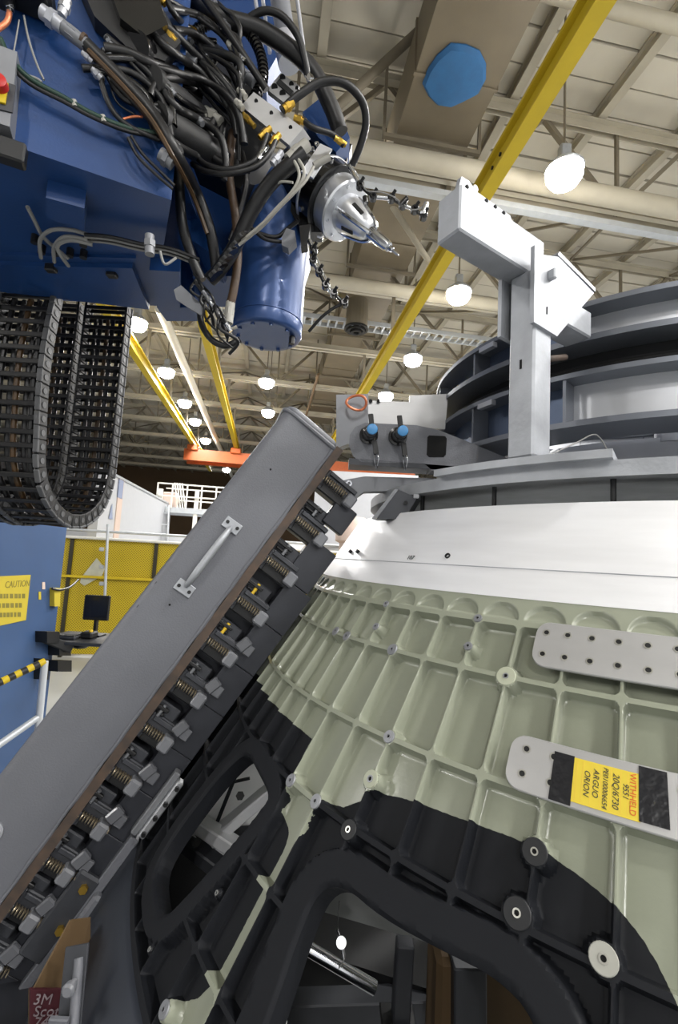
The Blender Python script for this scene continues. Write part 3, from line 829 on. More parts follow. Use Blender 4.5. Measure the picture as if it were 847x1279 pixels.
MB().bar(ip(205, 1035, 1.5), ip(300, 945, 1.6), .07, .01).build('flange', 'pale_bracket', t)
o = MB().obox(ip(270, 1030, 2.1), Vector((.5, .1, 0)), Vector((0, .01, 0)), Vector((0, 0, .5))).build('panel_sheet', 'white_sheet'); tag(o, 'white sheet inside the capsule behind the left opening', 'panel')
o = MB().obox(ip(232, 1100, 1.6), Vector((.08, .02, 0)), Vector((0, .05, 0)), Vector((0, 0, .12))).build('equipment_case', 'black'); tag(o, 'dark case inside the capsule low in the left opening', 'case')

# stand added to darken the bright floor and to carry the capsule
st = thing('added_stand', 'dark round stand added under the lower edge of the capsule to darken the floor', 'stand', (AXX, AXY, 0))
zr = ZT-HB-.30
cone_ring('stand_deck', [(1.84, zr-.06), (2.35, zr-.06), (2.35, zr-.002), (1.84, zr-.002)], 'grey_slab', st)
cone_ring('stand_hub', [(1.5, zr-.10), (1.9, zr-.10), (1.9, zr-.061), (1.5, zr-.061)], 'grey_slab', st, 96)
for k in range(8):
    th = 2*math.pi*k/8+.2; c = Vector((AXX+2.1*math.cos(th), AXY+2.1*math.sin(th), 0))
    MB().bar(c, c+Vector((0, 0, zr-.06)), .14, .14, up=Vector((math.cos(th), math.sin(th), 0)), bev=.01).build('leg', 'grey_dark', st)

o = MB().obox(at(640, 1262, 1.0), Vector((.16, 0, 0)), Vector((0, .05, 0)), Vector((0, 0, .12)), .01).build('equipment_case', 'cardboard'); tag(o, 'brown box inside the capsule at the right end of the opening', 'case')

# ================================================================== THE CLAMP BEAM
UB = -8.8
cn, ct, cg = Sn(UB); CO = S(UB, 0)
def CP(a, w, v=0.0): return CO+cg*a+cn*w+ct*v
def bw(a): return .247-.0373*(a+.34)
def BW(a, w, v=0.0): return CP(a, bw(a)+w, v)          # beam coordinates: w = 0 on its lower edge
bdir = (BW(1, 0)-BW(0, 0)).normalized(); bnor = (cn-bdir*cn.dot(bdir)).normalized()
A0, A1, BWID, BDEP = -.335, 1.62, .197, .21
beam = thing('clamp_beam', 'long grey painted box beam with a handle and a row of spring fingers along its edge', 'clamp', BW(1.5, -.25))
def beam_sec(inset=0.0):                                # cross-section (w, v), front upper edge rounded wide
    pts = []
    def arc(cw, cv, r, a0, a1, n=6):
        for i in range(n+1):
            t = math.radians(a0+(a1-a0)*i/n); pts.append((cw+r*math.cos(t), cv+r*math.sin(t)))
    i = inset
    arc(BWID-.034-i*0, -.034, .034-i, 0, 90); arc(.012, -.012, .012-i*.5, 90, 180, 4)
    arc(.02, -BDEP+.02, .02-i*.5, 180, 270, 4); arc(BWID-.03, -BDEP+.03, .03-i, 270, 360, 4)
    return pts
def sweep(sec_list, name, m, parent, smooth=True):
    mb = MB(); n = len(sec_list[0][1])
    for a, sec in sec_list: mb.v += [tuple(BW(a, w, v)) for w, v in sec]
    for k in range(len(sec_list)-1):
        for i in range(n): mb.f.append((k*n+i, k*n+(i+1) % n, (k+1)*n+(i+1) % n, (k+1)*n+i))
    mb.f += [tuple(range(n)), tuple(range((len(sec_list)-1)*n, len(sec_list)*n))]
    return mb.build(name, m, parent, smooth)
def scale_sec(s, k): 
    return [(BWID/2+(w-BWID/2)*k, -BDEP/2+(v+BDEP/2)*k) for w, v in s]
sec = beam_sec()
sweep([(A0+.012, sec), (A1, sec)], 'beam_tube', 'grey_paint', beam)
cap = sweep([(A0-.004, scale_sec(sec, .90)), (A0, scale_sec(sec, .95)), (A0+.004, scale_sec(sec, .985)), (A0+.012, scale_sec(sec, 1.0)), (A0+.02, scale_sec(sec, 1.0))], 'end_cap', 'grey_paint', beam)
# raised weld bead round the end cap
mb = MB(); P = [BW(A0+.022, BWID/2+(w-BWID/2)*1.01, -BDEP/2+(v+BDEP/2)*1.01) for w, v in sec]
mb.tube(P+[P[0]], lambda t: .0075+.0012*math.sin(t*160), 8, 1); mb.build('weld_bead', 'grey_paint', beam, True)
mb = MB(); P = [BW(a, .004+.001*math.sin(a*50), .001) for a in np.linspace(A0+.03, A1, 60)]
mb.tube(P, lambda t: .0048+.0009*math.sin(t*300), 6, 1); mb.build('weld_bead', 'grey_paint', beam, True)
# rusty strip along the lower edge
mb = MB(); mb.v = []
for a in (A0+.01, A1):
    for (w, v) in ((-.026, .004), (-.001, .004), (-.001, -.17), (-.026, -.17)): mb.v.append(tuple(BW(a, w, v)))
mb.f = [(0, 1, 5, 4), (1, 2, 6, 5), (2, 3, 7, 6), (3, 0, 4, 7), (0, 3, 2, 1), (4, 5, 6, 7)]
mb.build('edge_strip', 'rust', beam)
# handle: two footplates with screws and a spindle-shaped grip
h = None
ha, hb_, hw = .079, .291, .105+.005
ca_, cb_ = BW(ha, hw, 0), BW(hb_, hw, 0)
lift = .034
mb = MB(); P = [ca_+bdir*.004+ct*.004, ca_+bdir*.012+ct*.02, ca_+bdir*.035+ct*lift]+[ca_.lerp(cb_, k)+ct*(lift+.004) for k in (.3, .5, .7)]+[cb_-bdir*.035+ct*lift, cb_-bdir*.012+ct*.02, cb_-bdir*.004+ct*.004]
mb.tube(P, lambda t: .0062+.0052*math.sin(math.pi*t)**1.2, 14, 4)
hd = mb.build('handle', 'alu_cast', beam, True, 'tapered bare metal grab handle')
for c, sgn in ((ca_, -1), (cb_, 1)):
    p = MB().obox(c+ct*.003+bdir*sgn*.004, bdir*.017, bnor*.027, ct*.004, .0015).build('footplate', 'alu_cast', hd)
    for s in (-1, 1):
        cc = c+ct*.007+bdir*sgn*.006+bnor*s*.017
        MB().cyl(cc-ct*.002, cc+ct*.003, .0052, n=14).build('screw', 'black', hd, True)
for (a, w) in ((-.13, .12), (.355, .115)): MB().cyl(BW(a, w, -.002), BW(a, w, .0006), .0032, n=12).build('plug_hole', 'hole', beam)
c = BW(1.03, .125, 0)
MB().lathe(c, ct, [(0, .026), (.006, .026), (.008, .02), (.008, 0)], 24).build('lifting_boss', 'alu_dull', beam, True)
MB().cyl(c+ct*.006, c+ct*.012, .009, n=6).build('boss_bolt', 'black', beam)
for k in range(9):                                       # chipped paint along the rounded upper edge
    a = .33+.026*k; 
    if k in (2, 6): continue
    ln = .004+.006*abs(math.sin(k*2.1))
    MB().obox(BW(a, .182-.006*(k % 3), -.0072), bdir*ln, (bnor-ct).normalized()*.0016, (bnor+ct).normalized()*.0012).build('paint_chip', 'grey_dark', beam)

# spring fingers
spr = MB(); turns, nn = 11, 10*11
spr.tube([Vector((.0105*math.cos(2*math.pi*i/10), .0105*math.sin(2*math.pi*i/10), .088*i/nn)) for i in range(nn+1)], .0019, 6, 0)
spring_me = spr.mesh('spring', 'spring', True)
def cbox(a, w, v, name, m, parent, bev=.002, label=None):  # ranges in clamp coordinates
    return MB().obox(CP((a[0]+a[1])/2, (w[0]+w[1])/2, (v[0]+v[1])/2), cg*(a[1]-a[0])/2, cn*(w[1]-w[0])/2, ct*(v[1]-v[0])/2, bev).build(name, m, parent, False, label)
cbox((.06, 1.6), (.02, .215), (-.13, -.095), 'back_plate', 'grey_slab', beam, .003)
FA = [-.212, -.056, .096, .239, .380, .517, .656, .785, .911, 1.036, 1.157, 1.28]
for i, a in enumerate(FA):
    top = bw(a)-.026; pit = (FA[i+1]-a) if i+1 < len(FA) else .124
    f = cbox((a-.047, a+.030), (.100, top), (-.075, -.02), 'finger', 'grey_dark', beam, .004)
    cbox((a-.002, a+.028), (.112, top-.012), (-.04, -.0185), 'spring_pocket', 'black', f, .002)
    shared('spring', spring_me, f, frameM(CP(a-.008, top, -.004), ct, cg, -cn))
    cbox((a-.018, a+.018), (top-.004, top+.002), (-.03, .004), 'spring_seat', 'grey_dark', f)
    cbox((a-.022, a+.020), (.088, .122), (-.035, .010), 'tip_pad', 'pad', f, .005)
    cbox((a-.044, a-.030), (.100, top-.01), (-.05, -.012), 'guide_plate', 'grey_dark', f, .002)
    la = a+pit*.56
    g = cbox((la-.020, la+.022), (.118, top), (-.09, -.035), 'latch_bracket', 'grey_dark', f, .004)
    MB().bar(CP(la-.006, top+.004, -.018), CP(la-.006, .150, -.018), .010, .012, up=ct, bev=.002).build('latch_arm', 'black', f)
    MB().bar(CP(la+.010, top-.012, -.022), CP(la+.010, .155, -.022), .008, .010, up=ct, bev=.002).build('latch_arm', 'black', f)
    MB().cyl(CP(la-.016, .168, -.020), CP(la+.020, .168, -.020), .0055, n=10).build('latch_pin', 'yellow_clip' if i in (2, 3) else 'plate_grey', f, True)
    if i >= 3:
        c0 = CP(la+.006, .098, -.004)
        MB().obox(c0, (cg*.9+cn*.25).normalized()*.021, (cn*.9-cg*.25).normalized()*.015, ct*.010, .004).build('clear_pad', 'pad_clear', f)
        MB().obox(c0-cn*.022+cg*.006, cg*.016, cn*.012, ct*.006, .002).build('clear_pad_foot', 'pad_clear', f)
    if i >= 1:
        o = cbox((a+.004, a+pit-.0015+.004), (.014 if i > 1 else .030, .104 if i > 1 else .125), (-.06, -.018), 'chill_block', 'grey_slab', f, .0015)
    else:
        cbox((a+.01, a+.10), (.055, .135), (-.05, -.02), 'chill_block', 'grey_slab', f, .003)
# bright runner and brackets where the beam meets the lower ring
t = thing('clamp_runner', 'bright metal runner with bolts below the last chill blocks', 'runner', CP(.8, 0, 0))
cbox((.70, .86), (.004, .022), (.004, .034), 'runner_bar', 'alu_bright', t, .003)
cbox((.69, .87), (.022, .040), (-.012, .018), 'runner_base', 'plate_grey', t, .003)
for a in (.715, .76, .80, .845): MB().cyl(CP(a, .014, .034), CP(a, .014, .044), .006, n=6).build('bolt', 'black', t)
t = thing('beam_bracket', 'grey angled bracket with two gold bolts beside the cardboard box', 'bracket', CP(1.1, 0, 0))
cbox((1.0, 1.22), (.02, .085), (-.01, .01), 'bracket_plate', 'grey_dark', t, .006)
cbox((1.02, 1.16), (-.05, .02), (.0, .03), 'bracket_foot', 'grey_paint', t, .008)
for a, w in ((1.03, .05), (1.13, .035)): MB().cyl(CP(a, w, .008), CP(a, w, .02), .011, n=6).build('bolt', 'brass', t)
t = thing('guide_rail', 'long grey guide rail sloping below the spring fingers at the lower left', 'rail', CP(1.3, 0, 0))
cbox((.88, 1.5), (.004, .03), (-.03, .008), 'rail_bar', 'grey_paint', t, .003)
cbox((1.2, 1.6), (.0, .09), (-.20, -.03), 'rail_web', 'grey_dark', t, .003)

# cardboard box of scouring pads and the grey angle post beside it
t = thing('pad_carton', 'open cardboard carton with a dark red printed front at the lower left corner', 'carton', at(60, 1330, 1.0))
q = [at(38, 1236, 1.0), at(84, 1236, 1.02), at(84, 1330, 1.02), at(38, 1330, 1.0)]
MB().prism(q, (-.005, .004, 0)).build('front_panel', 'red_box', t)
MB().prism([at(42, 1236, 1.005), at(88, 1150, 1.10), at(92, 1236, 1.10)], (-.004, .004, 0)).build('flap', 'cardboard', t)
MB().prism([at(88, 1150, 1.10), at(112, 1147, 1.16), at(112, 1240, 1.16), at(92, 1236, 1.10)], (0, .004, 0)).build('flap', 'cardboard', t)
MB().prism([at(38, 1236, 1.01), at(88, 1236, 1.12), at(88, 1330, 1.12), at(38, 1330, 1.01)], (-.004, 0, 0)).build('side_panel', 'cardboard', t)
r_ = (q[1]-q[0]).normalized(); up_ = Vector((0, 0, 1)); nn_ = r_.cross(up_)
for s, px, py, sz in (('3M', 41, 1253, .026), ('Scot', 41, 1268, .026), ('7447', 41, 1282, .026)):
    text('lettering', s, 'white_ink', t, at(px, py, 1.0)+nn_*.0015-Vector((0, .001, 0)), r_, up_, sz)
t = thing('angle_post', 'grey metal angle post with a round white knob in front of the carton', 'post', at(90, 1330, .95))
MB().bar(at(97, 1180, 1.0), at(82, 1330, .93), .045, .006, up=Vector((0, -1, 0)), bev=.001).build('post_face', 'grey_dark', t)
MB().tube([at(99, 1196, .99), at(88, 1330, .92)], .009, 12, 0).build('post_tube', 'grey_paint', t, True)
MB().lathe(at(93, 1226, .96), (0, -1, .1), [(0, .006), (.01, .006), (.012, .011), (.022, .012), (.026, .008), (.026, 0)], 18).build('knob', 'pad', t, True)
MB().cyl(at(87, 1231, .96), at(86, 1231.5, .945), .006, n=8).build('knob_screw', 'black', t)
MB().box(at(72, 1290, .93), (.035, .01, .05), .002).build('clip', 'grey_paint', t)

# ================================================================== RINGS AND TOWER ABOVE THE CAPSULE
def ring(rows, name, m, parent, n=160, label=None):
    return cone_ring(name, [(r, EYE+z) for r, z in rows], m, parent, n, label)
def rect(r0, r1, z0, z1): return [(r0, z0), (r1, z0), (r1, z1), (r0, z1)]
def ring_arc(r0, r1, z0, z1, t0, t1, name, m, parent, n=10):
    mb = MB()
    for i in range(n+1):
        th = t0+(t1-t0)*i/n
        for r, z in rect(r0, r1, z0, z1): mb.v.append((AXX+r*math.cos(th), AXY+r*math.sin(th), EYE+z))
    for i in range(n):
        for k in range(4): mb.f.append((i*4+k, i*4+(k+1) % 4, (i+1)*4+(k+1) % 4, (i+1)*4+k))
    mb.f += [(0, 1, 2, 3), tuple(range(n*4, n*4+4))]
    return mb.build(name, m, parent, True)
plate = thing('turntable_plate', 'broad flat metal ring plate just above the bright capsule ring', 'plate', (AXX, AXY, EYE+.19))
ring(rect(.55, 1.035, .198, .232), 'plate_disc', 'alu_cast', plate)
for th in np.linspace(0, 2*math.pi, 24, endpoint=False):
    c = Vector((AXX+1.0*math.cos(th+.16), AXY+1.0*math.sin(th+.16), EYE+.13)); MB().cyl(c, c+Vector((0, 0, .08)), .006, n=8).build('support_pin', 'black', plate)
ring(rect(.86, 1.0, .12, .135), 'shim_ring', 'black', plate)
def tring(name, z0, z1, label, seed):
    t = thing(name, label, 'ring', (AXX, AXY, EYE+z0), 'flanged rings stacked above the capsule')
    ring(rect(.62, .784, z0, z0+.016), 'lower_flange', 'ring_metal', t)
    ring(rect(.66, .784, z1-.014, z1), 'upper_flange', 'ring_metal', t)
    rr = random.Random(seed); n = 15
    for k in range(n):
        t0 = 2*math.pi*k/n+math.radians(8); t1 = 2*math.pi*(k+1)/n-.004+math.radians(8)
        deg = math.degrees(t0) % 360
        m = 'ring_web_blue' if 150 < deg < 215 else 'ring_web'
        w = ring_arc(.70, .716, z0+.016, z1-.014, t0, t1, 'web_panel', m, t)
        ths = t0; c = Vector((AXX+.748*math.cos(ths), AXY+.748*math.sin(ths), EYE+(z0+z1)/2))
        MB().obox(c, Vector((math.cos(ths), math.sin(ths), 0))*.03, Vector((-math.sin(ths), math.cos(ths), 0))*.004, Vector((0, 0, (z1-z0)/2-.015))).build('stiffener', 'ring_metal', w)
        if k % 2 == 0:
            ring_arc(.772, .79, z1-.03, z1-.014, t0+.05, t0+.13, 'clip_bar', 'alu_dull', w, 4)
    return t
tring('flanged_ring', .385, .535, 'lower flanged metal ring above the turntable plate', 3)
tring('flanged_ring', .615, .725, 'upper flanged metal ring level with the galvanised bracket', 5)
o = ring(rect(.60, .69, .536, .614), 'bearing_ring', 'black', None); tag(o, 'dark bearing ring in the gap between the two flanged rings', 'bearing')
for k in range(3): pass
t = thing('cable_ring', 'dark cables laid round between the two flanged rings', 'cable', (AXX, AXY, EYE+.54))
for k in range(3): 
    P = [Vector((AXX+(.735+.012*k)*math.cos(x), AXY+(.735+.012*k)*math.sin(x), EYE+.545+.012*(k % 2))) for x in np.linspace(0, 2*math.pi, 120)]
    MB().tube(P, .007, 6, 0).build('cable', 'rubber', t, True)
t = thing('ring_pedestal', 'pale metal drum under the lower flanged ring', 'drum', (AXX, AXY, EYE+.232))
ring(rect(.52, .58, .233, .384), 'drum_shell', 'alu_dull', t)
for th in np.linspace(0, 2*math.pi, 10, endpoint=False):
    d = Vector((math.cos(th), math.sin(th), 0)); c = Vector((AXX, AXY, 0))
    MB().prism([c+d*.58+Vector((0, 0, EYE+.233)), c+d*.84+Vector((0, 0, EYE+.233)), c+d*.84+Vector((0, 0, EYE+.25)), c+d*.60+Vector((0, 0, EYE+.38))], d.cross(Vector((0, 0, 1)))*.014).build('gusset', 'alu_cast', t)
for px, py in ((836, 545),):
    c = at(px, py, 1.28); MB().lathe(c-Vector((0, 0, .12)), (0, 0, 1), [(0, .02), (.1, .02), (.1, .035), (.13, .035), (.13, 0)], 20).build('jack_pad', 'alu_dull', t, True)
# base plate and tower
BT = Vector((.43, 1.06, EYE+.232))
ad = Vector((-.834, -.551, 0)).normalized(); asd = Vector((.551, -.834, 0)).normalized(); UPV = Vector((0, 0, 1))
tower = thing('bracket_tower', 'galvanised square post carrying a box arm over the turntable plate', 'tower', BT)
bc = BT-ad*.03+Vector((0, 0, .008))
ring_arc(.86, 1.06, .232, .250, math.atan2(BT.y-AXY, BT.x-AXX)-.24, math.atan2(BT.y-AXY, BT.x-AXX)+.17, 'base_plate', 'alu_cast', tower, 14)
BT2 = BT+Vector((0, 0, .018))
E0 = at(560, 268, .935)                                    # centre of the arm's free end
armlen = .30; ah, aw = .052, .033
E1 = E0-ad*armlen
post_top = E0.z-ah+.0
pc = Vector((BT.x, BT.y, 0))
MB().obox(Vector((BT.x, BT.y, (BT2.z+post_top)/2)), ad*.034, asd*.034, UPV*(post_top-BT2.z)/2, .005).build('post', 'alu_cast', tower)
arm = MB().obox((E0+E1)/2, ad*armlen/2, asd*aw, UPV*ah, .004).build('box_arm', 'alu_cast', tower)
# lug plate on top of the arm with holes
lp = E0+asd*(aw-.006)
poly = [E0+UPV*(ah-.004)-ad*.0, E0+UPV*(ah+.020)-ad*.006, E0+UPV*(ah+.022)-ad*.030, E0+UPV*(ah+.010)-ad*.05, E0+UPV*(ah+.010)-ad*.17, E0+UPV*(ah-.004)-ad*.18]
lug = MB().prism([p+asd*(aw-.004) for p in poly], -asd*.012).build('lug_plate', 'alu_cast', tower)
for k in (.022, .085, .115, .145):
    c = E0+UPV*(ah+.003)-ad*k+asd*(aw-.003); MB().cyl(c, c+asd*.002, .0045, n=12).build('lug_hole', 'hole', lug)
c = E0+UPV*(ah+.016)-ad*.062
MB().obox(c, ad*.012, asd*.016, UPV*.016, .004).build('latch_block', 'rust', lug); MB().cyl(c+UPV*.012-asd*.02, c+UPV*.012+asd*.02, .008, n=12).build('latch_pin', 'alu_cast', lug, True)
# gusset plate on the camera side and the tube that ties the tower to the rings
G0 = BT+asd*.042
def onp(px, py, P0=G0, n=asd):
    r = ray(px, py); o_ = Vector((0, 0, EYE)); k = (P0-o_).dot(n)/r.dot(n); return o_+r*k
gp = [onp(*p) for p in ((668, 306), (667, 402), (696, 420), (742, 366), (698, 321), (678, 318))]
MB().prism(gp, -asd*.010).build('gusset_plate', 'alu_cast', tower)
MB().prism([p-asd*.088 for p in gp], -asd*.010).build('gusset_plate', 'alu_cast', tower)
tie0, tie1 = onp(690, 372)-asd*.045, onp(690, 372)-asd*.045-ad*.16
MB().obox((tie0+tie1)/2-ad*.02, ad*.09, asd*.036, UPV*.035, .004).build('tie_tube', 'alu_cast', tower)
MB().prism([onp(697, 318), onp(744, 364), onp(744, 360), onp(699, 314)], -asd*.09).build('tie_cover', 'alu_dull', tower)
c = onp(686, 345); MB().obox(c+asd*.008, ad*.006, asd*.01, UPV*.013, .003).build('clip', 'alu_cast', tower)
for px, py in ((683, 388),): MB().obox(onp(px, py)+asd*.0008, ad*.0012, asd*.001, UPV*.009).build('slot', 'hole', tower)
c = Vector((BT.x, BT.y, EYE+.47))+ad*.0345; MB().obox(c, asd*.0025, ad*.001, UPV*.011).build('slot', 'hole', tower)
MB().cyl(onp(696, 441)-asd*.05, onp(730, 438)-asd*.05, .008, n=10).build('stub_pin', 'rust', tower, True)
# loose wire on the plate
o = MB().tube([onp(690, 570)-asd*.02, at(720, 553, 1.12), at(745, 543, 1.15), at(762, 568, 1.15)], .0018, 6).build('wire_loop', 'cable_grey', None, True); tag(o, 'thin grey wire looped on the turntable plate right of the post', 'wire')

# ---- the arm that holds the top of the clamp beam
fk = thing('pivot_arm', 'grey tapered arm with a square window and two pivot pins', 'arm', at(560, 590, 1.5))
def fp(px, py, Y0=1.47): return at(px, py, Y0)
outline = [(452, 577), (441, 570), (436, 557), (437, 543), (444, 533), (456, 528), (520, 531), (548, 537), (600, 558), (640, 575), (640, 585), (600, 572), (575, 570), (560, 576), (530, 579)]
mb = MB(); front = [fp(*p) for p in outline]
MB().prism(front, (0.01, .05, 0)).build('arm_plate', 'grey_paint', fk)
wl = [(534, 546), (536, 544), (556, 545), (558, 548), (557, 568), (554, 571), (536, 571), (533, 568)]
MB().prism([fp(*p)-Vector((0, .002, 0)) for p in wl], (0, .004, 0)).build('square_window', 'hole', fk)
MB().prism([fp(*p) for p in ((530, 579), (560, 576), (575, 570), (600, 572), (640, 585), (600, 590), (540, 588))], (0, .07, 0)).build('arm_flange', 'grey_paint', fk)
MB().prism([fp(*p) for p in ((436, 572), (640, 588), (640, 592), (436, 580))], (0, .09, 0)).build('lower_flange', 'grey_dark', fk)
for px, py in ((466, 541), (502, 543)):
    c = fp(px, py, 1.47); d = Vector((.06, -1, -.05)).normalized()
    pin = MB().lathe(c+Vector((-.014, 0, -.008)), d, [(0, .03), (.01, .03), (.012, .023), (.05, .022), (.052, .019), (.085, .018), (.088, .014)], 22).build('pivot_pin', 'black_gloss', fk, True)
    e = c+Vector((-.014, 0, -.008))+d*.085
    MB().lathe(e, d, [(0, .0165), (.008, .016), (.010, .012), (.010, 0)], 20).build('pin_cap', 'blue_cap', pin, True)
    for (x0, y0, x1, y1) in ((px-3, py-24, px-1, py-6), (px+2, py+10, px+4, py+27)):
        MB().bar(fp(x0, y0, 1.42), fp(x1, y1, 1.41), .016, .007, up=Vector((0, -1, 0)), bev=.002).build('pin_lever', 'black', pin)
    MB().tube([fp(px+4, py+25, 1.41), fp(px+2, py+32, 1.40), fp(px+4, py+45, 1.42), fp(px+7, py+32, 1.40), fp(px+5, py+25, 1.41)], .0014, 6).build('pull_ring', 'chrome', pin, True)
o = MB().prism([at(*p, 1.62) for p in ((420, 493), (460, 492), (460, 545), (420, 560))], (0, .06, 0)).build('clevis_block', 'plate_grey'); tag(o, 'grey block carrying the copper ring behind the clamp beam top', 'block')
t = thing('backing_plate', 'pale sheet metal plate behind the two blue capped pins', 'plate', at(505, 545, 1.7))
MB().prism([at(*p, 1.70) for p in ((455, 500), (512, 502), (512, 494), (560, 492), (556, 536), (455, 528))], (0, .02, 0)).build('sheet', 'steel_strap', t)
for px, py in ((463, 501), (473, 501)): MB().cyl(at(px, py, 1.70), at(px, py, 1.69), .007, n=12).build('bolt', 'black', t)
tr = []
c = at(445, 503, 1.58)
o = MB().tube([c+Vector((.035*math.cos(x), -.01*math.sin(x*2), .026*math.sin(x))) for x in np.linspace(0, 2*math.pi, 28)], .0045, 8, 0).build('copper_ring', 'copper', None, True); tag(o, 'copper coloured ring hanging on the grey block behind the beam top', 'ring')
t = thing('support_bar', 'grey flat bar under the pivot arm, reaching to the turntable plate', 'bar', at(500, 615, 1.5))
MB().prism([at(*p, 1.52) for p in ((428, 600), (455, 595), (562, 598), (562, 607), (530, 612), (455, 614), (440, 625), (425, 618))], (0, .05, 0)).build('bar_plate', 'plate_grey', t)
MB().lathe(at(436, 604, 1.52), (0, -1, 0), [(0, .010), (.004, .010), (.004, .005), (-.004, .005)], 16).build('bushing', 'chrome', t, True)
t = thing('stop_bracket', 'small grey channel bracket leaning on the edge of the bright ring', 'bracket', at(490, 650, 1.33))
MB().prism([at(*p, 1.33) for p in ((470, 648), (497, 611), (521, 622), (505, 648))], (.02, .05, 0)).build('channel_face', 'grey_dark', t)
MB().prism([at(*p, 1.325) for p in ((464, 648), (493, 611), (498, 611), (470, 648))], (.02, .05, 0)).build('channel_lip', 'plate_grey', t)
MB().cyl(at(507, 628, 1.33), at(507, 628, 1.322), .006, n=10).build('bolt', 'black', t)
MB().box(at(520, 620, 1.33), (.016, .01, .012), .002).build('clip', 'wall_white', t)

# ================================================================== THE WELDING ROBOT
ZU = EYE+1.1                                        # underside of the arm
rob = thing('welding_robot', 'blue welding robot arm with a cylindrical spindle housing and a silver tool nose', 'robot', at(338, 430, 1.9))
F0, F1 = atz(-70, 152, ZU), atz(214, 250, ZU)
G0_, G1_ = atz(-70, 349, ZU), atz(192, 381, ZU)
MB().prism([F0, F1, G1_, G0_], (0, 0, 1.25)).build('arm_body', 'blue', rob)
dn = Vector((0, 0, -1))
D0 = [atz(*p, ZU) for p in ((0, 322), (166, 326), (187, 379), (0, 356))]
o = MB().prism(D0, (0, 0, -.03)).build('access_door', 'blue', rob)
mb = MB(); mb.prism([atz(*p, ZU) for p in ((-20, 314), (170, 319), (166, 326), (-20, 322))], (0, 0, -.012)).build('door_lip', 'blue', o)
for px, py in ((65, 326), (141, 333)):
    c = atz(px, py, ZU)-Vector((0, 0, .03)); MB().box(c, (.04, .03, .03), .004).build('hinge', 'black', o)
o = MB().prism([atz(*p, ZU) for p in ((60, 224), (108, 238), (108, 268), (60, 250))], (0, 0, -.06)).build('junction_box', 'blue', rob)
for k, (px, py) in enumerate(((53, 307), (70, 309), (88, 311), (105, 298), (105, 313), (44, 294))):
    c = atz(px, py, ZU); MB().cyl(c, c-Vector((0, 0, .03)), .013, n=10).build('cable_gland', 'black', rob, True)
o = MB().prism([atz(*p, ZU) for p in ((188, 322), (226, 324), (226, 375), (200, 376))], (0, 0, -.05)).build('joint_cover', 'blue', rob)
# isolator box on the front face
fdir = (F1-F0).normalized(); fn = Vector((fdir.y, -fdir.x, 0))      # outward normal of the front face
def onface(px, py, off=0.0):
    r = ray(px, py); o_ = Vector((0, 0, EYE)); k = (F0+fn*off-o_).dot(fn)/r.dot(fn); return o_+r*k
FU = Vector((0, 0, 1))
o = MB().prism([onface(*p) for p in ((-30, 70), (27, 90), (18, 180), (-30, 165))], fn*.06).build('isolator_box', 'plate_grey', rob)
MB().prism([onface(*p, .0601) for p in ((-30, 92), (20, 108), (16, 142), (-30, 130))], fn*.004).build('label_plate', 'grey_dark', o)
MB().prism([onface(*p, .0641) for p in ((-20, 95), (11, 106), (7, 131), (-20, 124))], fn*.006).build('switch_plate', 'yellow_beam', o)
c = onface(-1, 107, .07); MB().lathe(c, fn, [(0, .022), (.02, .020), (.022, .016), (.022, 0)], 20).build('rotary_knob', 'red', o, True)
c = onface(8, 195, .0); MB().obox(c+fn*.02, fdir*.05, fn*.02, FU*.03, .005).build('connector_block', 'black', rob)
MB().obox(onface(40, 12, 0)+fn*.05, fdir*.06, fn*.05, FU*.03, .008).build('connector_block', 'black', rob)
MB().obox(onface(12, 14, 0)+fn*.05, fdir*.02, fn*.03, FU*.035, .008).build('connector_block', 'black', rob)
# spindle housing, vertical
SY = 1.86
sb, st = at(338, 421, SY), at(338, 262, SY); sb.x = st.x = at(338, 345, SY).x; sr = .146
mb = MB(); mb.lathe((sb.x, sb.y, sb.z), (0, 0, 1), [(0, 0), (0, sr-.03), (.0, sr-.012), (.006, sr-.004), (.012, sr), (.055, sr), (.056, sr+.003), (.062, sr+.003), (.063, sr), (st.z-sb.z, sr), (st.z-sb.z, 0)], 48)
hs_ = mb.build('spindle_housing', 'blue_spindle', rob, True)
for k in range(10):
    th = 2*math.pi*k/10; c = Vector((sb.x+(sr-.03)*math.cos(th), sb.y+(sr-.03)*math.sin(th), sb.z)); MB().cyl(c, c-Vector((0, 0, .008)), .008, n=8).build('cap_screw', 'blue_spindle', hs_)
c = sb+Vector((.11, -.02, -.004)); MB().cyl(c, c-Vector((0, 0, .03)), .012, n=8).build('drain_plug', 'black', hs_)
# wrist blocks behind the hoses
def prw(pts, Y, ext, name, m, parent=rob): return MB().prism([at(*p, Y) for p in pts], ext).build(name, m, parent)
prw([(222, 190), (300, 170), (372, 238), (384, 292), (372, 330), (296, 345), (240, 345), (222, 300)], 1.93, (0, .25, 0), 'wrist_block', 'blue')
prw([(204, 236), (238, 236), (244, 384), (196, 384)], 1.98, (0, .12, 0), 'wrist_block', 'blue')
prw([(320, 240), (350, 232), (374, 262), (366, 290), (330, 298), (312, 275)], 1.80, (0, .14, 0), 'wrist_cover', 'blue')
prw([(236, 262), (262, 270), (272, 300), (266, 318), (240, 300)], 1.74, (0, .2, 0), 'wrist_cover', 'blue')
prw([(378, 140), (398, 124), (428, 150), (437, 172), (420, 190), (398, 172)], 1.66, (0, .12, 0), 'wrist_cover', 'blue')
prw([(296, 40), (316, 58), (330, 100), (312, 108), (292, 80)], 1.75, (0, .1, 0), 'wrist_cover', 'blue')
prw([(205, 210), (222, 205), (240, 255), (222, 250)], 1.66, (0, .1, 0), 'wrist_cover', 'blue')
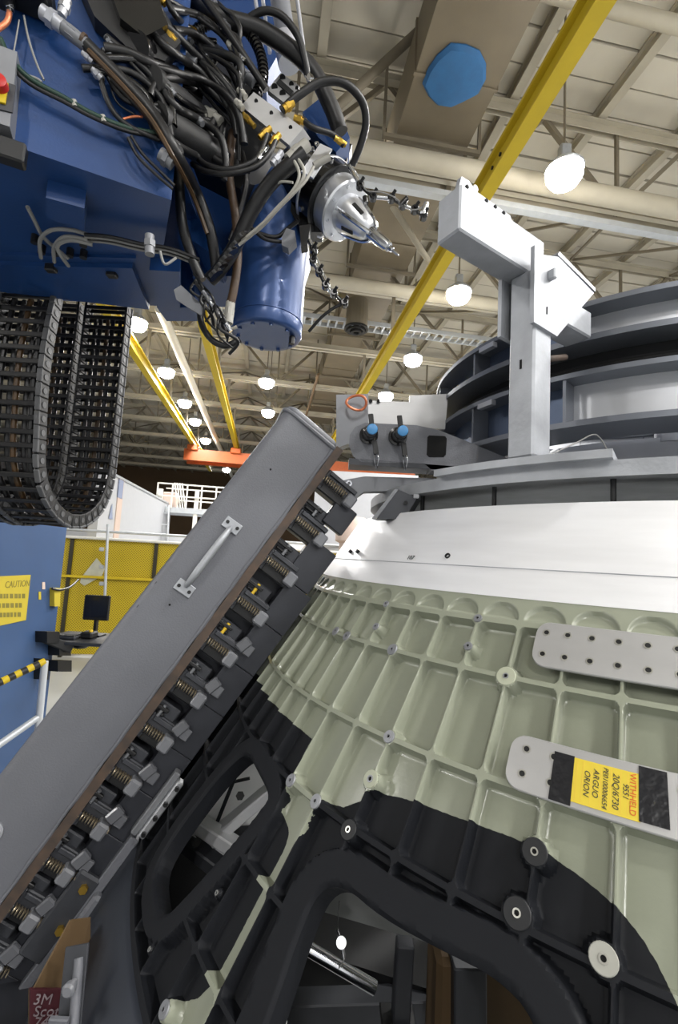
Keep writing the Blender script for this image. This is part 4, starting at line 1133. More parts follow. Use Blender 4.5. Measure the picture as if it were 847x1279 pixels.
prw([(176, -20), (345, -20), (352, 60), (300, 150), (230, 190), (190, 120)], 2.05, (0, .3, 0), 'upper_arm', 'blue')
MB().prism([onface(*p, .05) for p in ((96, -30), (182, -30), (226, 52), (206, 76), (160, 60), (118, 20))], -fn*.045).build('gearbox', 'black', rob)
MB().prism([onface(*p, .075) for p in ((132, -30), (186, -30), (210, 30), (180, 46), (150, 22))], -fn*.03).build('gearbox_cover', 'black_gloss', rob)
MB().tube([onface(190, 100, .05), at(262, 158, 1.56)], .04, 16, 0).build('servo_motor', 'black', rob, True)
MB().tube([onface(196, 150, .03), at(285, 205, 1.60)], .05, 16, 0).build('servo_motor', 'black', rob, True)
MB().tube([onface(170, 60, .05), at(240, 118, 1.54)], .045, 16, 0).build('servo_motor', 'black_gloss', rob, True)
# tool head and nose
N0, N1 = at(425, 260, 1.72), at(521, 337, 1.60)
nd = (N1-N0).normalized()
def lat(prof, name, m, parent=rob, n=36): return MB().lathe(N0, nd, prof, n).build(name, m, parent, True)
lat([(-.30, 0), (-.30, .11), (-.27, .125), (-.12, .125), (-.115, .135), (-.035, .135), (-.03, .128), (-.03, 0)], 'tool_head', 'black_gloss')
nose = lat([(-.03, .0), (-.03, .110), (-.025, .114), (.030, .114), (.036, .108), (.036, .07), (.040, .06), (.040, 0)], 'clamp_collar', 'alu_bright')
lat([(.036, .0), (.036, .070), (.05, .071), (.07, .068), (.17, .043), (.186, .032), (.190, .026), (.19, 0)], 'nose_cone', 'alu_bright')
lat([(.185, 0), (.185, .0255), (.20, .024), (.285, .021), (.296, .016), (.298, .0)], 'tool_holder', 'chrome')
lat([(.29, 0), (.29, .010), (.315, .010), (.318, .006), (.345, .005), (.352, .003), (.352, 0)], 'weld_pin', 'chrome')
na, nb, _ = basis(nd)
for k in range(4):                                    # raised fins and slots on the nose cone
    th = math.pi/2*k+.4; d = na*math.cos(th)+nb*math.sin(th)
    MB().tube([N0+nd*.045+d*.066, N0+nd*.1+d*.060, N0+nd*.17+d*.042, N0+nd*.20+d*.024], .0085, 8, 3).build('nose_fin', 'chrome', nose, True)
    th += .78; d = na*math.cos(th)+nb*math.sin(th); tt = nd.cross(d)
    MB().obox(N0+nd*.115+d*.0575, (nd-d*.21).normalized()*.028, tt*.008, d*.003, .002).build('nose_slot', 'black', nose)
for k in range(8):
    th = 2*math.pi*k/8+.2; d = na*math.cos(th)+nb*math.sin(th)
    MB().cyl(N0+nd*.036+d*.094, N0+nd*.041+d*.094, .006, n=8).build('collar_screw', 'chrome', nose)
    MB().cyl(N0-nd*.075+d*.133, N0-nd*.075+d*.142, .010, n=8).build('head_screw', 'chrome', rob)
lat([(-.112, .136), (-.108, .139), (-.10, .139), (-.096, .136)], 'head_band', 'alu_bright')
# bright cover plate and connector on the head, manifold and drilled plate
def slab(pts, Y, name, m, parent=rob, th=.02, Y2=None):
    P = [at(p[0], p[1], (Y if len(p) < 3 else p[2])) for p in pts]
    return MB().prism(P, (0, th, 0)).build(name, m, parent)
wp = slab([(376, 214), (400, 179), (415, 186), (391, 222)], 1.55, 'cover_plate', 'alu_bright', th=.008)
MB().cyl(at(392, 207, 1.545), at(412, 196, 1.54), .012, n=14).build('sensor_plug', 'cable_white', wp, True)
slab([(345, 232), (372, 165), (440, 180), (402, 290), (378, 290)], 1.74, 'head_bracket', 'black_gloss', th=.06)
slab([(384, 265), (396, 252), (412, 285), (400, 296), (386, 290)], 1.76, 'toe_bracket', 'alu', th=.01)
for px, py in ((396, 181), (390, 187), (380, 200)): MB().lathe(at(px, py, 1.583), (0, -1, 0), [(0, .009), (.006, .009), (.006, .004), (0, .004)], 12).build('washer_screw', 'chrome', rob, True)
mf = MB().prism([at(*p, 1.47) for p in ((301, 132), (317, 115), (379, 160), (361, 181))], (.02, .06, .02)).build('manifold_block', 'steel_strap', rob)
for px, py in ((320, 126), (339, 141), (363, 159)): MB().cyl(at(px, py, 1.47), at(px, py, 1.467), .0065, n=14).build('port_hole', 'hole', mf)
dp = slab([(334, 112), (351, 91), (374, 107), (360, 132)], 1.6, 'drilled_plate', 'steel_strap', th=.02)
for px, py, r in ((353, 97, .011), (364, 105, .009), (371, 110, .007), (343, 109, .012), (353, 117, .012)): MB().cyl(at(px, py, 1.6), at(px, py, 1.597), r, n=14).build('port_hole', 'hole', dp)
slab([(345, 103), (349, 98), (367, 114), (363, 119)], 1.595, 'slot_bar', 'black', dp, .004)
# hoses: pixel path with distance, radius in metres
def clr(p, r):                                        # keep a hose clear of the arm's front face
    if p[0] > 222: return p
    y = onface(p[0], p[1], r+.035).y
    return (p[0], p[1], min(p[2], y))
def hose(pts, r, m='rubber', label=None, n=10, k=5, name='hose'):
    pts = [clr(p, r) for p in pts]
    return MB().tube([at(*p) for p in pts], r, n, k).build(name, m, rob, True, label)
def fitting(p0, p1, r, m='chrome', parent=rob, hexr=1.25):
    a, b = at(*clr(p0, r)), at(*clr(p1, r))
    o = MB().cyl(a, b, r, n=14).build('hose_fitting', m, parent, True)
    mid = a.lerp(b, .3); MB().cyl(mid, a.lerp(b, .62), r*hexr, n=6).build('hex_nut', m, o)
    return o
YF = 1.36
h1 = hose([(108, 56, YF), (150, 98, YF+.02), (190, 142, YF+.05), (220, 192, YF+.10), (245, 240, YF+.16), (263, 290, YF+.22), (270, 335, YF+.28)], .0195, 'rubber', 'thick black hose with an orange stripe')
MB().tube([at(*clr(p, .042)) for p in ((110, 63, YF), (150, 104, YF), (187, 147, YF+.03), (216, 196, YF+.075), (241, 244, YF+.135), (259, 292, YF+.195))], .0075, 6, 5).build('orange_stripe', 'hose_orange', h1, True)
fitting((52, 14, YF), (78, 34, YF), .019, 'alu_dull'); fitting((74, 30, YF), (108, 57, YF), .0185, 'plate_grey', hexr=1.05)
MB().tube([at(*clr((102, 50, YF), .0195)), at(*clr((106, 53, YF), .0195))], .0205, 14, 0).build('clamp_band', 'hose_brown', h1, True)
fitting((84, 0, YF+.05), (76, 20, YF+.05), .013, 'alu_dull')
fitting((13, 4, YF), (12, 16, YF), .009, 'chrome'); hose([(12, 16, YF), (8, 28, YF), (-5, 38, YF)], .007, 'copper')
hose([(0, 48, YF), (14, 75, YF), (40, 100, YF), (80, 122, YF), (115, 142, YF+.03), (160, 160, YF+.06), (205, 168, YF+.1)], .0075, 'cable_green', 'black and green cable across the blue face')
hose([(0, 52, YF), (12, 79, YF), (38, 105, YF), (80, 127, YF), (115, 146, YF+.03), (160, 164, YF+.06), (205, 172, YF+.1)], .006, 'rubber')
hose([(26, 92, YF), (45, 98, YF), (52, 103, YF)], .004, 'cable_grey')
hose([(30, 20, YF), (36, 50, YF), (46, 80, YF), (55, 100, YF)], .003, 'cable_grey'); hose([(24, 25, YF), (18, 60, YF), (14, 80, YF)], .002, 'cable_grey')
for px, py in ((93, 130), (129, 149)): MB().cyl(at(*clr((px-1, py-4, YF), .007)), at(*clr((px+1, py+4, YF), .007)), .0085, n=8).build('cable_tie', 'cable_white', rob)
hose([(127, 84, YF+.03), (128, 108, YF+.03), (142, 140, YF+.04), (165, 160, YF+.05), (200, 175, YF+.08)], .008)
hose([(142, 95, YF+.05), (139, 110, YF+.05), (148, 130, YF+.05), (168, 143, YF+.05)], .003)
hose([(160, 172, YF+.08), (172, 195, YF+.1), (195, 218, YF+.1), (216, 236, YF+.12)], .005); hose([(164, 170, YF+.08), (178, 192, YF+.1), (200, 214, YF+.1), (218, 232, YF+.12)], .005)
hose([(150, 150, YF+.05), (165, 146, YF+.05), (178, 146, YF+.05)], .0035, 'copper')
hose([(225, -10, 1.45), (275, 22, 1.47), (330, 40, 1.5), (385, 82, 1.55), (412, 130, 1.58), (425, 165, 1.6)], .030, 'rubber', 'thickest black hose crossing the top', 16)
hose([(250, -10, 1.4), (285, 40, 1.42), (315, 85, 1.45), (333, 112, 1.47)], .0125)
cor = hose([(238, 62, 1.5), (243, 42, 1.5), (262, 28, 1.5), (290, 26, 1.5), (312, 42, 1.5), (326, 70, 1.5), (328, 100, 1.5), (316, 125, 1.5)], .016, 'black_gloss', 'ribbed black conduit loop')
P = spline([at(*p) for p in [(238, 62, 1.5), (243, 42, 1.5), (262, 28, 1.5), (290, 26, 1.5), (312, 42, 1.5), (326, 70, 1.5), (328, 100, 1.5), (316, 125, 1.5)]], 6)
rib = MB().lathe((0, 0, -.003), (0, 0, 1), [(0, .016), (.001, .0195), (.005, .0195), (.006, .016)], 14).mesh('conduit_rib', 'black_gloss', True)
for i in range(1, len(P)-1):
    x, y, z = basis(P[i+1]-P[i-1]); shared('conduit_rib', rib, cor, frameM(P[i], x, y, z))
hose([(297, 48, 1.5), (306, 28, 1.48), (328, 14, 1.46), (352, 20, 1.46), (372, 45, 1.48), (381, 75, 1.5), (384, 95, 1.52)], .0125)
fitting((384, 92, 1.52), (392, 108, 1.52), .012, 'chrome')
lp_ = hose([(352, 138, 1.46), (372, 120, 1.45), (400, 103, 1.45), (430, 104, 1.46), (452, 126, 1.5), (457, 155, 1.55), (449, 185, 1.6), (440, 206, 1.64)], .0135, 'rubber', 'black hose looping out to the right of the head', 12)
fitting((354, 137, 1.455), (366, 128, 1.455), .013, 'brass')
hose([(378, 150, 1.47), (392, 160, 1.47), (415, 168, 1.5), (430, 182, 1.52)], .0105); fitting((368, 147, 1.47), (382, 153, 1.47), .011, 'brass'); fitting((418, 172, 1.5), (432, 181, 1.52), .0095, 'brass')
hose([(334, 168, 1.45), (328, 185, 1.45), (315, 203, 1.44), (285, 212, 1.44), (258, 206, 1.45), (240, 190, 1.48), (232, 172, 1.5)], .0095)
hose([(345, 174, 1.45), (336, 192, 1.44), (318, 209, 1.43), (285, 217, 1.43), (256, 214, 1.45), (240, 205, 1.48)], .009)
fitting((338, 160, 1.45), (324, 172, 1.45), .010, 'brass'); fitting((349, 168, 1.45), (338, 182, 1.45), .010, 'brass')
fitting((332, 186, 1.45), (322, 199, 1.44), .0075, 'chrome')
hose([(302, 143, 1.46), (285, 120, 1.44), (255, 100, 1.43), (215, 90, 1.43), (175, 78, 1.44), (150, 62, 1.45)], .0105); fitting((302, 141, 1.46), (318, 158, 1.46), .0085, 'brass')
hose([(165, 12, 1.45), (190, 26, 1.44), (225, 45, 1.45), (258, 62, 1.48), (290, 85, 1.52)], .012); fitting((160, 8, 1.45), (200, 30, 1.45), .012, 'alu_dull')
hose([(205, -8, 1.45), (218, 18, 1.45), (238, 36, 1.46)], .009); fitting((238, 36, 1.46), (246, 44, 1.46), .011, 'brass')
hose([(130, 60, 1.46), (160, 66, 1.44), (195, 82, 1.44), (240, 96, 1.44), (285, 122, 1.45), (300, 150, 1.46), (305, 180, 1.48)], .014)
hose([(205, 115, 1.46), (222, 135, 1.45), (250, 150, 1.45), (275, 170, 1.46), (282, 200, 1.48), (280, 225, 1.5)], .012); fitting((202, 112, 1.46), (232, 148, 1.455), .010, 'chrome', hexr=1.1)
fitting((206, 104, 1.47), (232, 114, 1.47), .009, 'plate_grey')
hose([(188, 120, 1.47), (195, 105, 1.46), (215, 98, 1.46), (245, 104, 1.46), (270, 118, 1.47), (290, 140, 1.47), (296, 170, 1.48)], .011)
hose([(268, 150, 1.5), (262, 170, 1.5), (266, 195, 1.5), (280, 205, 1.5)], .014); hose([(280, 150, 1.52), (276, 175, 1.52), (284, 195, 1.52)], .013)
hose([(246, 62, 1.46), (252, 85, 1.45), (275, 105, 1.45), (296, 118, 1.46)], .005)
hose([(252, 102, 1.46), (264, 82, 1.46), (278, 62, 1.46)], .010, 'black'); hose([(256, 45, 1.45), (268, 62, 1.45), (280, 78, 1.46)], .006)
MB().tube([at(200, 52, 1.44), at(252, 94, 1.48)], .046, 20, 0).build('air_cylinder', 'black_gloss', rob, True)
MB().tube([at(213, 55, 1.40), at(245, 80, 1.43)], .02, 16, 0).build('air_cylinder_rod', 'plate_grey', rob, True)
MB().tube([at(262, 110, 1.56), at(300, 140, 1.55)], .034, 18, 0).build('air_cylinder', 'black_gloss', rob, True)
fitting((296, 88, 1.5), (318, 104, 1.5), .017, 'pad'); fitting((256, 138, 1.5), (276, 152, 1.5), .016, 'cable_white'); hose([(258, 145, 1.48), (246, 138, 1.48), (240, 152, 1.48), (248, 165, 1.48)], .006, 'cable_white')
fitting((200, 192, 1.48), (216, 205, 1.48), .020, 'plate_grey')
MB().tube([at(348, -10, 1.72), at(362, 76, 1.72)], .040, 20, 0).build('balance_cylinder', 'pad', rob, True)
MB().tube([at(355, 50, 1.715), at(362, 80, 1.715)], .047, 20, 0).build('balance_sleeve', 'alu_dull', rob, True)
for x in (322, 331, 374): MB().tube([at(x-4, -10, 1.75), at(x+6, 66, 1.75)], .008, 8, 0).build('guide_rod', 'alu_dull', rob, True)
MB().box(at(112, 20, 1.3), (.05, .04, .06), .01).build('valve_body', 'black', rob)
MB().lathe(at(153, 22, 1.3), (0, -1, 0), [(0, .018), (.012, .017), (.012, .009), (0, .008)], 18).build('eye_bolt', 'chrome', rob, True)
rr = random.Random(11)
prw([(212, 50), (262, 46), (318, 96), (340, 172), (300, 236), (240, 205)], 1.66, (0, .1, 0), 'dark_backing', 'black')  # black block added behind the hoses to darken the gaps between them
for k in range(34):                                   # the tangle of lines between the arm and the head
    x0, y0 = 104+5.2*k+rr.uniform(-8, 8), rr.uniform(-8, 70)+(30 if k < 12 else 0); dx = rr.uniform(70, 130); dy = dx*rr.uniform(.75, 1.15)
    bx, by = rr.uniform(-22, 22), rr.uniform(-22, 22)
    pts = [(x0, y0, 1.46), (x0+dx*.35+bx, y0+dy*.3-by, 1.43), (x0+dx*.7+bx, y0+dy*.7-by, 1.46), (x0+dx, y0+dy, 1.52)]
    pts = [(min(a, 298), min(b, 200), c) for a, b, c in pts]
    hose(pts, rr.uniform(.005, .0125), rr.choice(['rubber', 'rubber', 'black_gloss', 'black']))
    if k % 2 == 0: fitting((x0, y0, 1.46), (x0+rr.uniform(8, 16), y0+rr.uniform(6, 14), 1.45), rr.uniform(.008, .013), rr.choice(['chrome', 'plate_grey', 'alu_dull', 'brass']))
    if k % 3 == 0: fitting((pts[2][0], pts[2][1], 1.44), (pts[2][0]+9, pts[2][1]+9, 1.44), .010, rr.choice(['cable_white', 'plate_grey', 'chrome']))
# the big electrical lead with its plug, and the pale sensor leads
ld_ = hose([(380, 192, 1.42), (360, 208, 1.43), (335, 232, 1.46), (312, 268, 1.50), (295, 305, 1.54), (276, 335, 1.58), (262, 350, 1.6)], .0245, 'rubber', 'thick black lead falling from the silver plug', 14)
fitting((360, 200, 1.42), (384, 180, 1.42), .020, 'cable_white', hexr=1.12); fitting((340, 205, 1.44), (352, 190, 1.44), .011, 'alu_dull')
for k in range(6):
    a = (300-6.5*k, 296+9*k, 1.50+.012*k); b = (303-6.5*k, 300+9*k, 1.503+.012*k)
    MB().tube([at(*a), at(*b)], .029, 14, 0).build('tape_wrap', 'black_gloss', ld_, True)
hose([(372, 198, 1.41), (380, 215, 1.41), (372, 235, 1.42), (350, 258, 1.44), (325, 285, 1.48), (300, 302, 1.5)], .0055, 'cable_white'); hose([(367, 200, 1.41), (374, 218, 1.41), (366, 238, 1.42), (344, 262, 1.44), (318, 290, 1.48), (298, 306, 1.5)], .0055, 'cable_white')
hose([(392, 208, 1.41), (380, 228, 1.41), (362, 246, 1.42), (338, 270, 1.45), (308, 296, 1.48)], .0048, 'cable_white'); hose([(340, 232, 1.46), (352, 227, 1.44), (366, 228, 1.43)], .004, 'cable_white')
hose([(222, 188, 1.5), (224, 232, 1.5), (228, 280, 1.55), (240, 322, 1.6), (252, 350, 1.62)], .018)
hose([(291, 165, 1.55), (286, 215, 1.55), (294, 268, 1.58), (297, 320, 1.6), (292, 362, 1.62), (287, 382, 1.63)], .0155, 'hose_brown', 'brownish hose hanging beside the blue housing')
hose([(302, 190, 1.56), (308, 225, 1.56), (300, 262, 1.58), (288, 300, 1.6)], .010)
fitting((288, 378, 1.63), (285, 404, 1.63), .017, 'cable_white', hexr=1.08)
hose([(250, 385, 1.68), (252, 405, 1.68), (264, 424, 1.68), (282, 432, 1.68), (300, 424, 1.68)], .012); hose([(262, 380, 1.66), (268, 400, 1.66), (282, 412, 1.66), (296, 408, 1.66)], .006, 'cable_white')
for k in range(9):
    x0 = 242+6*k*.8; y0 = 342+9*k*.75; rr = random.Random(k)
    hose([(x0, y0, 1.6), (x0+rr.uniform(-12, 14), y0+14, 1.57), (x0+rr.uniform(-6, 18), y0+30, 1.6), (x0+rr.uniform(4, 22), y0+46, 1.64)], .0035+.004*rr.random(), rr.choice(['rubber', 'rubber', 'cable_grey', 'black']))
    fitting((x0+2, y0+8, 1.58), (x0+8, y0+18, 1.585), .007, rr.choice(['chrome', 'black', 'plate_grey']))
slab([(217, 362), (226, 356), (254, 382), (252, 394), (238, 386), (220, 374)], 1.6, 'cable_guard', 'plate_grey', th=.006)
hose([(296, 276, 1.64), (320, 290, 1.66), (345, 296, 1.68), (360, 285, 1.68), (372, 276, 1.66)], .008); hose([(310, 280, 1.64), (330, 298, 1.66), (352, 302, 1.68)], .007)
slab([(352, 296), (358, 285), (368, 288), (370, 300), (360, 310), (352, 306)], 1.66, 'sensor_box', 'pad', th=.04); slab([(374, 282), (388, 280), (384, 306), (376, 308)], 1.64, 'sensor_bracket', 'black', th=.04)
# cables under the arm
for k, pts in enumerate((((36, 246), (44, 262), (56, 285), (75, 302), (86, 312)), ((53, 308), (52, 285), (66, 272), (92, 272), (112, 278)), ((70, 310), (70, 290), (84, 277), (112, 281)), ((88, 312), (74, 288), (90, 278), (118, 284)))):
    P = [atz(*p, ZU)-Vector((0, 0, .035+.01*k)) for p in pts]
    MB().tube(P, .0065, 8, 5).build('cable', 'cable_grey', rob, True)
for k in range(4):
    P = [atz(x, y+2.4*k, ZU)-Vector((0, 0, .05)) for x, y in ((108, 276), (140, 279), (178, 288), (215, 294), (250, 308))]
    MB().tube(P, .0065, 8, 5).build('cable', 'cable_grey' if k % 2 else 'rubber', rob, True)
hose([(200, 314, 1.8), (206, 330, 1.78), (220, 322, 1.78)], .004, 'cable_grey'); fitting((187, 294, 1.75), (187, 318, 1.75), .014, 'plate_grey')

# two jointed camera arms clamped to the head
def camarm(pts, Y, label):
    t = thing('camera_arm', label, 'camera arm', at(*pts[-1], Y), 'jointed camera arms on the tool head')
    for i in range(len(pts)-1):
        a, b = at(*pts[i], Y), at(*pts[i+1], Y)
        MB().tube([a, b], .007 if i % 2 else .0085, 10, 0).build('link_rod', 'chrome' if i % 2 == 0 else 'black_gloss', t, True)
        MB().lathe(b-Vector((0, .014, 0)), (0, 1, 0), [(0, 0), (0, .011), (.004, .015), (.024, .015), (.028, .011), (.028, 0)], 14).build('joint_clamp', 'black_gloss', t, True)
        kx = b+Vector((.0, -.014, .0)); MB().cyl(kx, kx+Vector((.012, -.014, .012)), .006, n=8).build('thumb_knob', 'black', t, True)
    return t
ca1 = camarm([(437, 208), (450, 232), (466, 246), (489, 248), (503, 256), (518, 262), (529, 270)], 1.6, 'jointed camera arm reaching right toward the galvanised box arm')
for (x0, y0, x1, y1) in ((528, 266, 533, 254), (500, 256, 508, 248), (456, 246, 457, 254)): MB().tube([at(x0, y0, 1.58), at(x1, y1, 1.58)], .010, 10, 0).build('lens_barrel', 'chrome' if x0 > 520 else 'black_gloss', ca1, True)
MB().tube([at(452, 226, 1.59), at(458, 238, 1.57), at(475, 240, 1.57), at(492, 246, 1.58), at(515, 262, 1.58), at(532, 256, 1.58)], .0022, 6, 4).build('camera_cable', 'cable_grey', ca1, True)
ca2 = camarm([(386, 300), (392, 312), (391, 326), (399, 340), (407, 357), (417, 367), (430, 379)], 1.62, 'jointed camera arm hanging down beside the blue housing')
MB().tube([at(430, 379, 1.62), at(418, 384, 1.62), at(402, 396, 1.64), at(386, 414, 1.68)], .006, 8, 3).build('lens_barrel', 'black', ca2, True)
MB().tube([at(390, 306, 1.61), at(399, 330, 1.6), at(408, 350, 1.6), at(414, 372, 1.61)], .0022, 6, 4).build('camera_cable', 'cable_grey', ca2, True)

# ================================================================== CABLE CHAIN
def drag_chain(CX0, CX1, label):
    chain = thing('cable_chain', label, 'cable chain', ((CX0+CX1)/2, 2.3, EYE+.06), 'drag chains')
    yn, yf = 1.985, 2.62; zt = EYE+1.095; rb = (yf-yn)/2; zb_ = EYE+.105+rb
    path = []
    n1 = 20
    for i in range(n1): path.append((yn-.03*math.sin(math.pi*i/n1)*1.0, zt+(zb_-zt)*i/n1))
    n2 = 20
    for i in range(n2+1):
        th = math.pi*i/n2; path.append((yn+rb-rb*math.cos(th), zb_-rb*math.sin(th)*.97))
    ztf = EYE+1.455
    for i in range(1, n1+1): path.append((yf, zb_+(ztf-zb_)*i/n1))
    # resample evenly
    PP = [Vector((0, a, b)) for a, b in path]; acc = [0]
    for i in range(1, len(PP)): acc.append(acc[-1]+(PP[i]-PP[i-1]).length)
    pit = .06; ns = int(acc[-1]/pit); S_ = []
    for k in range(ns):
        s = (k+.5)*pit; i = max(j for j in range(len(acc)) if acc[j] <= s); i = min(i, len(PP)-2)
        f = (s-acc[i])/(acc[i+1]-acc[i]); S_.append((PP[i].lerp(PP[i+1], f), (PP[i+1]-PP[i]).normalized()))
    side = MB().obox((0, 0, 0), (.007, 0, 0), (0, .030, 0), (0, 0, .0295), .004).mesh('side_link', 'chain')
    rim = MB().obox((0, 0, 0), (.0115, 0, 0), (0, .006, 0), (0, 0, .0288), .003).mesh('rim_pad', 'chain_rim')
    barm = MB().obox((0, 0, 0), ((CX1-CX0)/2, 0, 0), (0, .005, 0), (0, 0, .011), .003).mesh('crossbar', 'chain')
    pinm = MB().cyl((-.009, 0, 0), (.009, 0, 0), .014, n=10).mesh('link_pin', 'chain_rim', True)
    for c, d in S_:
        nrm = Vector((1, 0, 0)).cross(d)
        for x in (CX0, CX1):
            M = frameM(Vector((x, c.y, c.z)), Vector((1, 0, 0)), nrm, d)
            l = shared('side_link', side, chain, M); shared('link_pin', pinm, l, M)
            shared('rim_pad', rim, l, frameM(Vector((x, c.y, c.z))-nrm*.030*1.1, Vector((1, 0, 0)), nrm, d))
        for s in (-1, 1):
            shared('crossbar', barm, chain, frameM(Vector(((CX0+CX1)/2, c.y, c.z))+nrm*.024*s, Vector((1, 0, 0)), nrm, d))
    # hoses lying inside the chain
    for k, m in enumerate(('rubber', 'black', 'hose_orange', 'rubber', 'black')):
        x = CX0+.05+.036*k
        P = [Vector((x, c.y, c.z))+Vector((1, 0, 0)).cross(d)*(.008 if k % 2 else -.006) for c, d in S_[::3]]
        MB().tube(P, .012, 8, 2).build('hose', m, chain, True)
drag_chain(-1.535, -1.30, 'black drag chain hanging in a U below the blue arm, nearer the yellow fence')
drag_chain(-1.815, -1.58, 'second black drag chain, cut off by the left edge of the picture')
MB().prism([Vector((-2.6, 1.92, EYE+1.46)), Vector((-.98, 1.92, EYE+1.46)), Vector((-.98, 2.70, EYE+1.46)), Vector((-2.6, 2.70, EYE+1.46))], (0, 0, .9)).build('carriage', 'blue', rob)
MB().prism([Vector((-3.4, 2.0, 0)), Vector((-2.58, 2.0, 0)), Vector((-2.58, 2.9, 0)), Vector((-3.4, 2.9, 0))], (0, 0, EYE+2.4)).build('mast', 'blue', rob)

# ================================================================== MACHINE COLUMN, DESK AND FENCE
colm = thing('machine_column', 'tall pale blue machine column with a yellow caution sign at the left edge', 'machine', at(40, 1000, 4.6))
C1 = at(72, 760, 5.0); C1 = Vector((C1.x, C1.y, 0)); cd = Vector((-.04, -1, 0)).normalized()    # visible face runs toward the camera from its far edge
cnm = Vector((1, -.04, 0)).normalized()
C2 = C1+cd*2.2
MB().prism([C1, C2, C2-cnm*1.6, C1-cnm*1.6], (0, 0, EYE+.17)).build('column_shell', 'blue_pale', colm)
def oncol(px, py, off=0.0):
    r = ray(px, py); o_ = Vector((0, 0, EYE)); k = (C1+cnm*off-o_).dot(cnm)/r.dot(cnm); return o_+r*k
sg = thing('caution_sign', 'yellow CAUTION sign with lines of small print on the blue column', 'sign', oncol(20, 780))
ql = [oncol(*p, .003) for p in ((-26, 721), (38, 718), (32, 774.5), (-26, 787))]
MB().prism(ql, cnm*.004).build('sign_sheet', 'yellow_sign', sg)
rt = -cd
p0, p1 = oncol(-4, 737, .008), oncol(30, 735, .008)
text('lettering', 'CAUTION', 'sign_ink', sg, oncol(6, 734.5, .0078), rt, FU, .085, .001, stretch=.82)
rr = random.Random(4)
for k, y in enumerate((745, 757, 769)):                      # rows of small print, too blurred to read in the photograph
    x = -22.0
    while x < 29-1.2*k:
        w = rr.uniform(2.0, 4.5); sl = -.10*(k+.5)*(x+22)/10
        MB().prism([oncol(*p, .0072) for p in ((x, y-3.2+sl), (x+w, y-3.2+sl), (x+w, y+2.6+sl), (x, y+2.6+sl))], cnm*.001).build('print_block', 'sign_ink', sg)
        x += w+rr.uniform(.8, 2.0)
for (a, b, c, d, m, nm) in ((52.5, 727, 56, 736, 'wall_tan', 'small pink label on the blue column'), (48, 739, 51, 749, 'yellow_sign', 'tiny yellow label on the blue column')):
    o = MB().prism([oncol(*p, .002) for p in ((a, b), (c, b), (c, d), (a, d))], cnm*.003).build('warning_label', m); tag(o, nm, 'label')
t = thing('pull_station', 'narrow yellow pull switch with a black lead on the blue column edge', 'switch', oncol(65, 757))
MB().prism([oncol(*p) for p in ((62, 734), (70, 734), (69, 757), (62, 757))], cnm*.05).build('switch_body', 'yellow_sign', t)
MB().tube([oncol(65, 735, .05), at(75, 737, 4.9), at(88, 733, 5.2), at(98, 724, 5.5)], .012, 8).build('lead', 'rubber', t, True)
for k, (a, b, c, d) in enumerate(((44, 788, 60, 802), (60, 806, 75, 818), (42, 822, 46, 848), (58, 824, 76, 838))):
    o = MB().prism([oncol(*p) for p in ((a, b), (c, b), (c, d), (a, d))], cnm*.12).build('mount_bracket', 'black'); tag(o, 'black mounting bracket on the blue column, %s' % ('under the desk arm', 'below the desk edge', 'lowest behind the striped rail', 'with a grey plate beside the rail post')[k], 'bracket', 'black column brackets')
# swing desk with monitor, keyboard and phone
DY = 5.25; dz = at(100, 795, DY).z
desk = thing('swing_desk', 'black swing-out desk shelf mounted on the blue column', 'desk', at(90, 812, DY))
dl, dr = at(62, 800, DY-.25), at(160, 797, DY-.1)
MB().box(((dl.x+dr.x)/2+.12, DY, dz-.02), (dr.x-dl.x+.5, .62, .035), .006).build('desk_top', 'desk', desk)
MB().bar(oncol(50, 795), Vector((dl.x+.2, DY-.2, dz-.09)), .09, .09, bev=.01).build('swing_arm', 'black', desk)
MB().lathe((dl.x+.25, DY-.1, dz-.10), (0, 0, 1), [(0, .06), (.02, .08), (.07, .08), (.07, 0)], 20).build('pivot', 'black', desk, True)
mon = thing('monitor', 'flat black computer monitor on the swing desk', 'monitor', Vector((at(121, 790, DY).x, DY+.1, dz)))
mc = at(121, 759, DY+.1)
MB().box(mc, (.285, .035, .275), .008).build('bezel', 'black', mon); MB().box(mc+Vector((0, -.0185, .008)), (.25, .002, .225)).build('screen', 'screen', mon)
MB().bar(mc+Vector((0, .02, -.1)), Vector((mc.x, mc.y+.02, dz)), .05, .03).build('stand_neck', 'black', mon); MB().box((mc.x, mc.y, dz+.008), (.2, .16, .016), .005).build('stand_foot', 'black', mon)
kb = at(85, 787, DY-.12)
t = thing('keyboard', 'dark keyboard at the left end of the swing desk', 'keyboard', Vector((kb.x, kb.y, dz)))
MB().box((kb.x, kb.y, dz+.015), (.24, .16, .03), .006).build('keyboard_case', 'grey_dark', t)
for r in range(4):
    for c in range(10): MB().box((kb.x-.1+.022*c, kb.y-.055+.034*r, dz+.034), (.018, .026, .01)).build('key', 'black', t)
ph = at(112, 787, DY-.05)
t = thing('control_pendant', 'small dark control pendant with a yellow button beside the monitor', 'pendant', Vector((ph.x, ph.y, dz)))
MB().box((ph.x, ph.y, dz+.035), (.13, .15, .07), .015).build('pendant_case', 'black', t); MB().cyl((ph.x+.03, ph.y-.03, dz+.07), (ph.x+.03, ph.y-.03, dz+.09), .02, n=12).build('button', 'yellow_clip', t, True)
